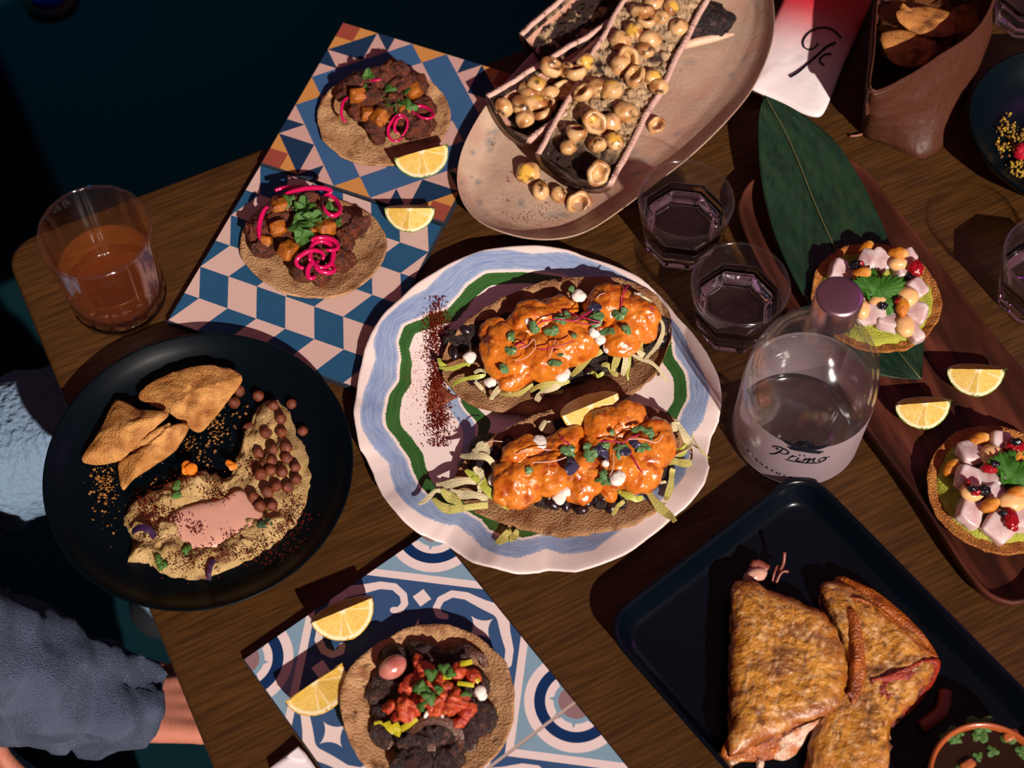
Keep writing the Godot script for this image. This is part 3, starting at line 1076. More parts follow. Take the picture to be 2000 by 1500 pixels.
# ---------------------------------------------------------------- paper bag and printed napkin packet
func bag_and_napkin() -> void:
	var bx := tp(1790, 190)
	bx.y = TY
	var t := thing("paper_bag", "brown waxed paper bag with rolled rim full of tortilla chips", "bag", bx)
	var rim := cat(pl([1702, 178, 1770, 152, 1835, 110, 1893, 72, 1928, 28, 1940, -25, 1900, -80, 1830, -105, 1765, -95, 1722, -55, 1712, 10, 1706, 100], 0.088, bx), 6)
	var mid := cat(pl([1697, 222, 1770, 218, 1835, 190, 1895, 140, 1925, 95, 1935, 40, 1895, -20, 1825, -45, 1755, -40, 1712, 5, 1700, 70, 1693, 150], 0.05, bx), 6)
	var foot := cat(pl([1686, 264, 1740, 286, 1795, 309, 1835, 293, 1868, 240, 1890, 180, 1880, 100, 1825, 70, 1755, 75, 1705, 110, 1692, 150, 1684, 215], 0.002, bx), 6)
	var R := []
	var crease := func(p: Vector3, am: float) -> Vector3:
		return p + Vector3(nn(p, 28.0, 1), 0, nn(p, 28.0, 4)) * am
	var lv := [foot, mid, rim]
	for q in range(0, 21):
		var f := q / 20.0
		var ring := []
		for j in rim.size():
			var a: Vector3 = foot[j]
			var b: Vector3 = mid[j]
			var d: Vector3 = rim[j]
			var p := a.lerp(b, f * 2.0) if f < 0.5 else b.lerp(d, f * 2.0 - 1.0)
			ring.append(crease.call(p, 0.0035 * sin(PI * f)))
		R.append(ring)
	var top: Array = R[20]
	var cen := Vector3.ZERO
	for p in top:
		cen += p / top.size()
	for q in [[1.012, 0.001], [1.018, -0.003], [1.012, -0.0065], [0.985, 0.0005], [0.975, -0.004]]:   # the rolled rim
		var ring := []
		for p in top:
			ring.append(cen + (p - cen) * q[0] + Vector3(0, q[1], 0))
		if q[0] > 1.0:
			R.append(ring)
	var inner := []
	for q in range(20, -1, -1):
		var ring := []
		for p in R[q]:
			ring.append(Vector3(lerpf(cen.x, p.x, 0.985), p.y + 0.002, lerpf(cen.z, p.z, 0.985)))
		inner.append(ring)
	R = [R[0]] + R.slice(0, 21) + [R[21]] + inner
	var bagm := mat("bag paper", S(74, 40, 26), 0.5, {"spec": 0.4, "bump": "fine", "tri": 5.0, "bs": 0.12})
	part(t, "bag_body", loft(R, 3), bagm)
	var lip := []
	for p in top:
		lip.append(cen + (p - cen) * 1.008 + Vector3(0, -0.002, 0))
	lip.append(lip[0])
	part(t, "rolled_rim", tube(lip, 0.0022, 8), bagm)
	part(t, "fold_strip", ribbon(pl3([1700, 180, 8.0, 1696, 200, 6.5, 1697, 222, 5.2], bx), 0.008, 0.001), bagm)
	part(t, "tie_end", tube(pl3([1684, 262, 0.4, 1672, 265, 0.3, 1660, 266, 0.35], bx), 0.0012, 6), mat("tie", S(150, 96, 84), 0.6))
	var chipm := mat("fried chip", null, 0.5, {"spec": 0.4, "bump": "fine", "tri": 30.0, "bs": 0.15})
	var i := 0
	for q in [[[1752, 22, 8.2, 1815, 12, 7.6, 1862, 30, 7.4, 1868, 62, 6.6, 1830, 72, 7.2, 1772, 55, 7.4], "broad tortilla chip lit at its upper edge, topmost in the paper bag"],
		[[1762, 8, 8.6, 1786, 24, 8.0, 1800, 42, 7.2, 1770, 46, 7.0, 1757, 30, 7.4], "small pointed tortilla chip standing at the far left of the bag"],
		[[1722, 66, 6.8, 1790, 60, 7.0, 1830, 88, 6.4, 1800, 128, 5.6, 1745, 122, 5.8], "dark tortilla chip lying in front in the paper bag"],
		[[1770, 96, 6.9, 1806, 88, 6.9, 1800, 112, 6.1, 1774, 130, 5.7, 1760, 118, 6.0], "tortilla chip with a lit corner in the middle of the bag"],
		[[1860, 20, 6.9, 1900, 10, 6.2, 1915, 50, 5.6, 1880, 80, 5.2, 1862, 60, 6.0], "shaded tortilla chip against the right wall of the paper bag"]]:
		var c := Vector3.ZERO
		var pts := pl3(q[0], Vector3.ZERO, 0, 0, 1.0, -0.016)
		for p in pts:
			c += p / pts.size()
		for k in pts.size():
			pts[k] -= c
		i += 1
		var sd := float(i)
		var cf := func(p: Vector3, _i: int, _j: int) -> Color:
			return C(150, 92, 38).lerp(C(190, 128, 62), clampf(0.5 + nn(p, 50.0, sd), 0, 1)).lerp(C(70, 36, 16), clampf(nn(p, 70.0, sd + 3) * 1.5, 0, 0.7))
		var lift := func(p: Vector3, f: float) -> float: return (1 - f * f) * 0.004 + nn(p, 60.0, sd) * 0.002
		solo("tortilla_chip", q[1], "tortilla chip", sheet(cat(pts, 5), 0.0018, 7, lift, cf), chipm, c, "tortilla chips in the paper bag")
	var hb := tp(1800, 110)
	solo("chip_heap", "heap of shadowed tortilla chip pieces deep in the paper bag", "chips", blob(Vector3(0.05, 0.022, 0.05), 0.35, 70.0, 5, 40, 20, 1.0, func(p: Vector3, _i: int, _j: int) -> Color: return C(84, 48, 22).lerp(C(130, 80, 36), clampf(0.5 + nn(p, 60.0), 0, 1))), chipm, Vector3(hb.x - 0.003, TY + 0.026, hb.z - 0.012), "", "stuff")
	# napkin packet
	var c := tp(1575, 110)
	c.y = TY
	t = thing("napkin_packet", "glossy white napkin packet with a painted fade to red and a black script letter beside the oval platter", "napkin", c)
	var o := pl([1598, 226, 1612, 214, 1627, 178, 1650, 120, 1682, 50, 1716, -30, 1745, -95, 1640, -130, 1560, -60, 1520, 20, 1490, 80, 1468, 150, 1462, 172, 1490, 184, 1530, 200, 1570, 220], 0.016, c)
	var out := cat(o, 4)
	var red := func(p: Vector3, _i: int, _j: int) -> Color:  # red print fade, widened so its colour also carries the red-lit shade
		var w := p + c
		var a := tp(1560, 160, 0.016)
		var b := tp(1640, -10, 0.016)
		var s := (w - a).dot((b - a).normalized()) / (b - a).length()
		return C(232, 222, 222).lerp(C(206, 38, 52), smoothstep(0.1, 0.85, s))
	var puff := func(p: Vector3, f: float) -> float: return 0.006 * (1.0 - pow(f, 3)) + 0.0012 * nn(p, 30.0) * (1 - f * f)
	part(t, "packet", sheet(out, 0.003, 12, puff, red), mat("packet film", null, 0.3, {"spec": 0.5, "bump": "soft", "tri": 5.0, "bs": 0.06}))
	var ink := mat("black ink")
	for st in [[[1570, 92, 1568, 82, 1574, 70, 1586, 60, 1602, 54, 1622, 56, 1636, 66, 1642, 74], 0.0011], [[1570, 92, 1580, 97, 1592, 92, 1598, 84], 0.0009], [[1544, 150, 1560, 140, 1580, 122, 1600, 104, 1616, 90, 1632, 83], 0.0013], [[1624, 105, 1612, 106, 1602, 114, 1602, 122, 1610, 127]  , 0.001]]:
		var pts := []
		for p in cat(pl(st[0], 0.0225, c), 5, false):
			pts.append(p)
		part(t, "printed_letter", tube(pts, st[1], 6), ink)
	# a second folded paper napkin peeking out beside the lower tiles
	c = tp(585, 1500)
	c.y = TY
	t = thing("paper_napkin", "white ribbed paper napkin beside the lower left edge of the scroll tiles", "napkin", c)
	part(t, "folded_sheet", sheet(pl([528, 1500, 560, 1474, 583, 1457, 597, 1472, 618, 1502, 650, 1550, 600, 1580, 545, 1560], 0.009, c), 0.008, 5, NOF, NOF, null, true), mat("napkin paper", S(232, 224, 228), 0.9, {"bump": "wood", "tri": 30.0, "bs": 0.05}))
	part(t, "fold_layer", sheet(pl([560, 1478, 583, 1458, 590, 1468, 596, 1486, 575, 1484], 0.0105, c), 0.001, 4), mat("napkin paper"))


# ---------------------------------------------------------------- shared food shapes
func tort_m() -> StandardMaterial3D:
	return mat("tortilla", null, 0.75, {"spec": 0.2, "bump": "fine", "tri": 22.0, "bs": 0.14})


func tort_col(sd: float, dark := 0.0) -> Callable:
	return func(p: Vector3, _i: int, _j: int) -> Color:
		var k := nn(p, 30.0, sd)
		var c := C(164, 122, 84).lerp(C(196, 154, 112), clampf(0.5 + k, 0, 1))
		c = c.lerp(C(126, 82, 54), smoothstep(0.0, 0.45, nn(p, 55.0, sd + 4)) * 0.85)
		c = c.lerp(C(66, 40, 28), smoothstep(0.42, 0.6, nn(p, 95.0, sd + 8)) * 0.9)
		return c.lerp(C(96, 58, 36), dark)


func tortilla(p: Node3D, at: Vector3, base: Vector3, rx: float, rz: float, rot: float, lift: Callable, sd: float, called := "tortilla", m: Material = null, cf: Callable = NOF) -> void:
	var out := []
	var n := 88
	for j in n:
		var a := TAU * j / n
		var w := 1.0 + 0.035 * nz.get_noise_2d(cos(a) * 1.3 + sd * 7.0, sin(a) * 1.3) + 0.008 * nz.get_noise_2d(cos(a) * 9.0 + sd, sin(a) * 9.0)
		out.append(at - base + Vector3(cos(a) * rx * w, 0, sin(a) * rz * w).rotated(Vector3.UP, rot))
	var c := at - base
	var top := func(q: Vector3, f: float) -> float:
		var l: Vector3 = (q - c).rotated(Vector3.UP, -rot)
		return lift.call(l.x / rx, l.z / rz) + 0.0007 * nn(q, 90.0, sd)
	part(p, called, sheet(out, 0.0024, 26, top, cf if cf.is_valid() else tort_col(sd)), m if m else tort_m())


func leaf_mesh(size: float, lobes: int, cup: float, sd: float, teeth := 0.12) -> ArrayMesh:   # a lobed leaf lying in xz, stem end at the origin
	var out := []
	var n := 72
	for j in n:
		var a := TAU * j / n
		var r := 0.5 + 0.13 * cos(lobes * a) + teeth * absf(sin(a * 14.0)) * 0.5 + 0.05 * sin(3.0 * a + sd)
		if absf(a - PI) < 0.35:
			r = lerpf(0.55, r, absf(a - PI) / 0.35)
		out.append(Vector3(0.5 + cos(a) * r * 0.95, 0, sin(a) * r) * size)
	var top := func(p: Vector3, f: float) -> float:
		return -cup * size * f * f + 0.06 * size * sin(atan2(p.z, p.x - size * 0.4) * 5.0) * f
	return sheet(out, size * 0.02, 7, top, NOF, Vector3(0.4 * size, 0, 0))


func fan_leaf(size: float, sd: float) -> ArrayMesh:   # a three-lobed toothed leaf spreading from its stem at the origin
	var out := []
	for j in 67:
		var a := lerpf(-1.35, 1.35, j / 66.0)
		var r := 0.72 + 0.24 * absf(cos(a * 2.3)) - 0.1 * absf(a) + (0.075 if j % 4 < 2 else 0.0) + 0.05 * sin(sd + a * 3.0)
		out.append(Vector3(cos(a) * r, 0, sin(a) * r * 0.82) * size)
	out.append(Vector3(-0.04, 0, -0.03) * size)
	out.append(Vector3(-0.04, 0, 0.03) * size)
	var top := func(p: Vector3, f: float) -> float: return -0.12 * size * f * f + 0.035 * size * sin(atan2(p.z, p.x + size * 0.02) * 9.0 + sd) * f
	return sheet(out, size * 0.018, 9, top, NOF, Vector3(0.3 * size, 0, 0))


func green() -> StandardMaterial3D:
	return mat("herb green", S(66, 108, 40), 0.45, {"back": Color(0.12, 0.25, 0.06), "bump": "fine", "tri": 60.0, "bs": 0.05})


func wedge(called: String, label: String, at: Vector3, edge_dir: Vector3, tilt: float, r := 0.026, group := "lime wedges", green_rind := true, bend := 0.34) -> void:
	# a quarter of a lime: two half-disc cut faces meeting in a straight edge that runs along edge_dir; the first face is tilted towards the camera by tilt
	var t := thing(called, label, "lime", at, group)
	var ex := Vector3(edge_dir.x, 0, edge_dir.z).normalized()
	var ez := ex.cross(Vector3.UP).normalized()
	if ez.z < 0.0:
		ez = -ez
	var down := func(psi: float) -> Vector3: return (ez * cos(psi) - Vector3.UP * sin(psi))
	var p0 := tilt
	var p1 := tilt + deg_to_rad(96)
	var lift := 0.0
	for k in 12:
		var d: Vector3 = down.call(lerpf(p0, p1, k / 11.0))
		lift = maxf(lift, -d.y * r)
	var o := Vector3(0, lift, 0)
	var d0: Vector3 = down.call(p0)
	var fold := ex.cross(d0).normalized()
	if fold.dot(down.call((p0 + p1) / 2)) < 0.0:
		fold = -fold
	# rind: a thin shell over the sector
	var R := []
	for i in 13:
		var th := PI * lerpf(0.012, 0.988, i / 12.0)
		var ring := []
		for k in 15:
			var d: Vector3 = down.call(lerpf(p0, p1, k / 14.0))
			ring.append(o + (ex * -cos(th) * 1.06 + d * sin(th)) * r * (1.0 + 0.012 * nn(d * r + ex * th, 160.0)) + fold * bend * absf(cos(th)) * r * (1.0 - k / 14.0))
		for k in 15:
			var d: Vector3 = down.call(lerpf(p1, p0, k / 14.0))
			ring.append(o + (ex * -cos(th) * 1.06 + d * sin(th)) * (r - 0.0016) + fold * bend * absf(cos(th)) * r * (k / 14.0))
		R.append(ring)
	part(t, "rind", loft(R), mat("lime rind green" if green_rind else "lime rind yellow", S(112, 132, 38) if green_rind else S(196, 154, 40), 0.4, {"spec": 0.5, "bump": "cell", "tri": 60.0, "bs": 0.04}))
	var wm := mat("lime flesh", null, 0.22, {"spec": 0.5, "sss": 0.12, "coat": 0.12, "cr": 0.12, "bump": "grit", "tri": 30.0, "bs": 0.05})
	for f in 2:
		var d: Vector3 = down.call(p0 if f == 0 else p1)
		var nrm := ex.cross(d).normalized()
		var mid: Vector3 = down.call((p0 + p1) / 2)
		if nrm.dot(mid) > 0.0:
			nrm = -nrm
		var v := PackedVector3Array()
		var ix := PackedInt32Array()
		var cl := PackedColorArray()
		var nr := 14
		var na := 48
		for i in nr + 1:
			for j in na + 1:
				var q := float(i) / nr
				var th := PI * j / na
				var u := th * 2.0 / PI + 0.25 + 0.45 * f
				var mem := absf(fposmod(u, 1.0) - 0.5) * 2.0   # 1 on a membrane
				var pith := smoothstep(0.85, 0.93, q)
				var core := smoothstep(0.17, 0.06, q)
				var white := maxf(maxf(pith, core), maxf(smoothstep(0.955, 0.99, mem), smoothstep(0.05, 0.02, absf(th - PI / 2)) * (1.0 - f)) * 0.7)
				var col := C(206, 166, 58).lerp(C(222, 188, 98), clampf(0.5 + nz.get_noise_3d(th * 30.0, q * 4.0, f * 9.0), 0, 1)).lerp(C(236, 218, 176), white)
				var dent := 0.0007 * smoothstep(0.1, 0.3, q) * smoothstep(0.95, 0.8, q) * (0.4 - mem) + 0.0003 * nz.get_noise_3d(th * 40.0, q * 6.0, 2.0)
				v.append(o + (ex * -cos(th) * 1.06 + d * sin(th)) * (r - 0.0008) * q + nrm * dent + fold * (bend * absf(cos(th)) * r * q if f == 0 else 0.0))
				cl.append(col)
		for i in nr:
			for j in na:
				var b := i * (na + 1) + j
				ix.append_array(PackedInt32Array([b, b + 1, b + na + 1, b + 1, b + na + 2, b + na + 1]))
		var p := v[ix[3 * na * 8]]
		var n := (v[ix[3 * na * 8 + 2]] - p).cross(v[ix[3 * na * 8 + 1]] - p)
		if n.dot(nrm) < 0.0:
			for k in range(0, ix.size(), 3):
				var s := ix[k]
				ix[k] = ix[k + 1]
				ix[k + 1] = s
		part(t, "cut_face", raw(v, ix, cl), wm)


func limes() -> void:
	wedge("lime_wedge", "lime wedge leaning on the farther pork tostada over the star tile", tp(826, 326, 0.011), tp(866, 290) - tp(772, 316), deg_to_rad(30), 0.0265)
	wedge("lime_wedge", "squarish lime wedge lying on the zigzag tile below the other upper wedge", tp(802, 434, 0.008), tp(848, 408) - tp(757, 408), deg_to_rad(38), 0.0235)
	wedge("lime_wedge", "pale lime wedge at the upper left edge of the scroll tiles by the black plate", tp(674, 1214, 0.008), tp(724, 1176) - tp(612, 1222), deg_to_rad(34), 0.0265, "lime wedges", false)
	wedge("lime_wedge", "lime wedge standing on the scroll tiles left of the mushroom taco", tp(620, 1352, 0.008), tp(662, 1330) - tp(562, 1398), deg_to_rad(12), 0.0265, "lime wedges", false)
	wedge("lime_wedge", "lime wedge on the wood platter nearest the platter's far edge", tp(1898, 748, 0.009), tp(1955, 716) - tp(1843, 714), deg_to_rad(36), 0.0255)
	wedge("lime_wedge", "lime wedge on the wood platter closer to the bottle", tp(1796, 812, 0.009), tp(1848, 780) - tp(1740, 788), deg_to_rad(36), 0.0245)
	wedge("lime_wedge", "shaded olive lime wedge squeezed between the two fish tacos", tp(1150, 818, 0.023), tp(1192, 784) - tp(1100, 822), deg_to_rad(42), 0.0265, "lime wedges", false, 0.0)


# ---------------------------------------------------------------- black plate: chips, hummus, chickpeas
func dark_plate_food() -> void:
	var chipm := mat("fried chip", null, 0.5, {"spec": 0.4, "bump": "fine", "tri": 30.0, "bs": 0.15})
	var i := 20
	for q in [[[270, 774, 1.6, 296, 746, 1.9, 345, 724, 2.2, 400, 713, 2.3, 450, 721, 2.2, 473, 738, 2.4, 452, 772, 1.7, 424, 808, 1.3, 392, 842, 1.0, 366, 832, 1.5, 330, 806, 2.0, 296, 790, 1.8], "large half-round golden tortilla chip at the back of the black plate", 0.007],
		[[226, 783, 1.6, 275, 800, 2.4, 328, 806, 3.2, 300, 838, 2.6, 262, 872, 2.0, 236, 897, 1.2, 200, 906, 0.9, 163, 902, 0.9, 166, 884, 1.1, 196, 838, 1.6], "folded tortilla chip lying at the left of the black plate", 0.009],
		[[234, 900, 1.0, 268, 880, 1.8, 306, 852, 2.3, 340, 828, 2.6, 368, 830, 2.2, 344, 876, 1.3, 300, 908, 1.1, 262, 934, 0.9, 240, 956, 0.8, 232, 928, 0.8], "tortilla chip with a ragged lower edge nearest the hummus", 0.008],
		[[252, 880, 1.5, 284, 852, 2.3, 330, 826, 2.7, 322, 844, 2.5, 288, 876, 1.9], "small narrow tortilla chip tucked between the two larger ones", 0.003]]:
		var c := Vector3.ZERO
		var pts := pl3(q[0], Vector3.ZERO, 0, 0, 1.0, 0.006)
		for p in pts:
			c += p / pts.size()
		for k in pts.size():
			pts[k] -= c
		i += 1
		var sd := float(i)
		var cf := func(p: Vector3, _i: int, _j: int) -> Color:
			return C(164, 106, 48).lerp(C(206, 150, 84), clampf(0.5 + 1.2 * nn(p, 45.0, sd), 0, 1)).lerp(C(128, 72, 30), clampf(nn(p, 90.0, sd + 3) * 1.3, 0, 0.6))
		var bow: float = q[2]
		var lift := func(p: Vector3, f: float) -> float: return (1 - f * f) * bow + nn(p, 48.0, sd) * 0.0028 + nn(p, 140.0, sd) * 0.0008
		solo("tortilla_chip", q[1], "tortilla chip", sheet(cat(pts, 6), 0.0024, 16, lift, cf), chipm, c, "tortilla chips on the black plate")
	# chip crumbs
	var sp := []
	for q in [[420, 838, 10, 18, 110], [368, 868, 12, 10, 60], [205, 935, 14, 18, 150], [212, 968, 14, 22, 60], [398, 888, 10, 16, 30], [462, 820, 14, 24, 30], [380, 900, 60, 40, 50], [190, 1010, 20, 26, 40]]:
		for k in q[4]:
			sp.append([tp(q[0] + rng.randfn() * q[2], q[1] + rng.randfn() * q[3], 0.0068 + rng.randf() * 0.001), (0.0005 + 0.0028 * pow(rng.randf(), 2.5)), C(158, 112, 60).lerp(C(96, 60, 28), rng.randf())])
	specks(self, "chip_crumbs", mat("crumb", null, 0.8, {"spec": 0.2}), sp, blob(Vector3.ONE * 0.5, 0.4, 3.0, 2, 6, 4), "golden tortilla chip crumbs scattered over the black plate", "crumbs")
	# hummus
	var c := tp(400, 960)
	c.y = TY + 0.006
	var t := thing("hummus", "swoosh of beige hummus with paprika and a pink sauce pool on the black plate", "hummus", c)
	var o := pl([415, 985, 455, 905, 545, 842, 640, 792, 720, 752, 800, 730, 872, 738, 950, 764, 1010, 722, 1060, 645, 1088, 560, 1098, 470, 1112, 400, 1160, 366, 1226, 382, 1262, 450, 1290, 540, 1338, 620, 1358, 720, 1360, 830, 1320, 950, 1235, 1050, 1130, 1130, 1000, 1200, 870, 1258, 775, 1283, 620, 1248, 520, 1190, 440, 1192, 468, 1120, 448, 1040], 0.006, c, 80, 640, 2.586)
	var out := cat(o, 5)
	for k in out.size():
		out[k] += Vector3(nn(out[k], 120.0, 3), 0, nn(out[k], 120.0, 7)) * 0.0035
	var mid := tp(425, 1010, 0.006) - c
	var ridge := func(p: Vector3, f: float) -> float:
		return 0.0135 * pow(sin(PI * pow(f, 2.2)), 0.7) * (0.85 + 0.7 * nn(p, 40.0, 6)) + 0.0024 * nn(p, 110.0, 8) + 0.002 * (1 - f)
	var hcol := func(p: Vector3, _i: int, _j: int) -> Color:
		var col := C(164, 134, 82).lerp(C(188, 158, 108), clampf(0.5 + nn(p, 40.0, 2), 0, 1))
		return col.lerp(C(84, 34, 22), smoothstep(0.18, 0.5, nn(p, 38.0, 15)) * 0.85)
	part(t, "hummus_spread", sheet(out, 0.0015, 34, ridge, hcol, mid, true), mat("hummus", null, 0.5, {"spec": 0.35, "bump": "fine", "tri": 30.0, "bs": 0.12}))
	var so := cat(pl([648, 965, 700, 918, 800, 888, 900, 868, 1000, 818, 1050, 850, 1100, 910, 1128, 960, 1080, 1012, 1000, 1062, 900, 1100, 800, 1120, 735, 1092, 688, 1042], 0.0155, c, 80, 640, 2.586), 5)
	part(t, "sauce_pool", sheet(so, 0.009, 10, func(p: Vector3, f: float) -> float: return 0.0024 * (1 - pow(f, 4)) + 0.0003 * nn(p, 60.0), NOF, null, true), mat("pink sauce", S(214, 160, 140), 0.22, {"spec": 0.5, "sss": 0.1}))
	sp = []
	for q in [[600, 980, 60, 60, 320, 1.6], [540, 890, 40, 30, 200, 1.5], [760, 780, 70, 22, 240, 1.6], [1250, 960, 50, 60, 320, 1.6], [1050, 1130, 110, 30, 360, 1.6], [750, 1180, 90, 40, 220, 1.6], [900, 850, 40, 20, 120, 1.7], [1080, 700, 40, 40, 180, 1.5], [785, 1015, 22, 14, 60, 1.9], [690, 965, 12, 9, 30, 1.9], [960, 1050, 20, 15, 30, 1.9]]:
		for k in q[4]:
			var x: float = 80 + (q[0] + rng.randfn() * q[2]) / 2.586
			var y: float = 640 + (q[1] + rng.randfn() * q[3]) / 2.586
			sp.append([tp(x, y, 0.006 + 0.01 * q[5] * 0.55 + rng.randf() * 0.008) - c, rng.randf_range(0.0005, 0.0016), C(112, 34, 20).lerp(C(64, 18, 14), rng.randf())])
	specks(t, "paprika_dust", mat("powder", null, 0.95, {"spec": 0.1}), sp, blob(Vector3.ONE * 0.5, 0.2, 3.0, 2, 6, 4))
	for q in [[770, 745, 0.019, 0.3, 0.013], [745, 760, 0.0205, -0.6, 0.012], [1000, 705, 0.017, 0.9, 0.011]]:
		part(t, "marigold_petal", leaf_mesh(q[4], 1, 0.25, 1.0, 0.0), mat("petal", S(222, 122, 22), 0.5, {"back": Color(0.3, 0.15, 0.02)}), tp(80 + q[0] / 2.586, 640 + q[1] / 2.586, q[2]) - c, Basis.from_euler(Vector3(0.4, q[3] + 2.0, 0.5)))
	for q in [[655, 850, 0.021, 0.2], [680, 820, 0.022, 1.4], [605, 1190, 0.018, 2.0], [590, 1215, 0.017, 0.6], [720, 1140, 0.018, 1.0], [1180, 985, 0.02, 2.6], [1085, 1000, 0.019, 0.2]]:
		part(t, "micro_leaf", leaf_mesh(0.0085, 2, 0.2, q[3], 0.0), mat("dark herb", S(36, 62, 34), 0.45) if q[0] > 1000 else green(), tp(80 + q[0] / 2.586, 640 + q[1] / 2.586, q[2]) - c, Basis.from_euler(Vector3(0.3, q[3], 0.2)))
	part(t, "cabbage_shred", ribbon(pl3([850, 1275, 1.6, 848, 1240, 2.0, 858, 1200, 2.1, 875, 1175, 1.9], c, 80, 640, 2.586), 0.004, 0.0012, 0.6), mat("purple leaf", S(52, 28, 62), 0.4))
	part(t, "cabbage_shred", ribbon(cat(pl3([462, 1030, 1.9, 500, 1010, 2.4, 545, 1020, 2.5, 575, 1060, 2.2], c, 80, 640, 2.586), 4, false), 0.006, 0.0012, 0.9), mat("purple leaf"))
	# chickpeas
	var cm := mat("roasted chickpea", null, 0.42, {"spec": 0.5, "bump": "fine", "tri": 60.0, "bs": 0.06})
	var protos := []
	for k in 4:
		var sd := float(k)
		protos.append(blob(Vector3(0.0054, 0.0051, 0.0055), 0.16, 170.0, sd, 20, 14, 1.0, func(p: Vector3, _i: int, _j: int) -> Color: return C(122, 60, 36).lerp(C(86, 38, 24), clampf(0.5 + nn(p, 150.0, sd), 0, 1)).lerp(C(168, 96, 44), clampf(nn(p, 110.0, sd + 6) - 0.15, 0, 1))))
	var n := 0
	var peas := [[1003, 320, 0], [975, 378, 0], [1098, 345, 0], [1265, 385, 0], [1050, 507, 0], [1322, 522, 0], [1172, 393, 1], [1210, 462, 1], [1138, 532, 1], [1213, 527, 1], [1098, 632, 1], [1172, 615, 2], [1240, 605, 2], [1240, 660, 2], [1160, 720, 2], [1110, 742, 2], [1218, 732, 2], [1285, 705, 2], [1290, 765, 2], [1190, 800, 2], [1245, 805, 2], [1072, 857, 2], [1145, 830, 2], [1107, 903, 2], [1168, 900, 2], [1165, 672, 1]]
	peas.sort_custom(func(a, b): return a[1] < b[1])
	var cnt := [0, 0]
	for q in peas:
		n += 1
		var loose: bool = q[2] == 0
		var k := 0 if loose else 1
		cnt[k] += 1
		var p := tp(80 + q[0] / 2.586, 640 + q[1] / 2.586, 0.011 if loose else 0.0165 + 0.0018 * q[2])
		var lab := "roasted chickpea on bare black glaze by the hummus, %s from the plate's far side" % ORD[cnt[0] - 1] if loose else "roasted chickpea on the hummus tail, %s from its far tip" % ORD[cnt[1] - 1]
		solo("roasted_chickpea", lab, "chickpea", protos[n % 4], cm, p, "loose chickpeas on the black plate" if loose else "chickpeas on the hummus", "", Basis.from_euler(Vector3(n * 1.3, n * 2.1, n * 0.7)).scaled(Vector3.ONE * (0.92 + 0.05 * (n % 4))))


const ORD := ["first", "second", "third", "fourth", "fifth", "sixth", "seventh", "eighth", "ninth", "tenth", "eleventh", "twelfth", "thirteenth", "fourteenth", "fifteenth", "sixteenth", "seventeenth", "eighteenth", "nineteenth", "twentieth", "twenty-first", "twenty-second", "twenty-third", "twenty-fourth", "twenty-fifth", "twenty-sixth", "twenty-seventh", "twenty-eighth", "twenty-ninth", "thirtieth", "thirty-first", "thirty-second", "thirty-third", "thirty-fourth"]


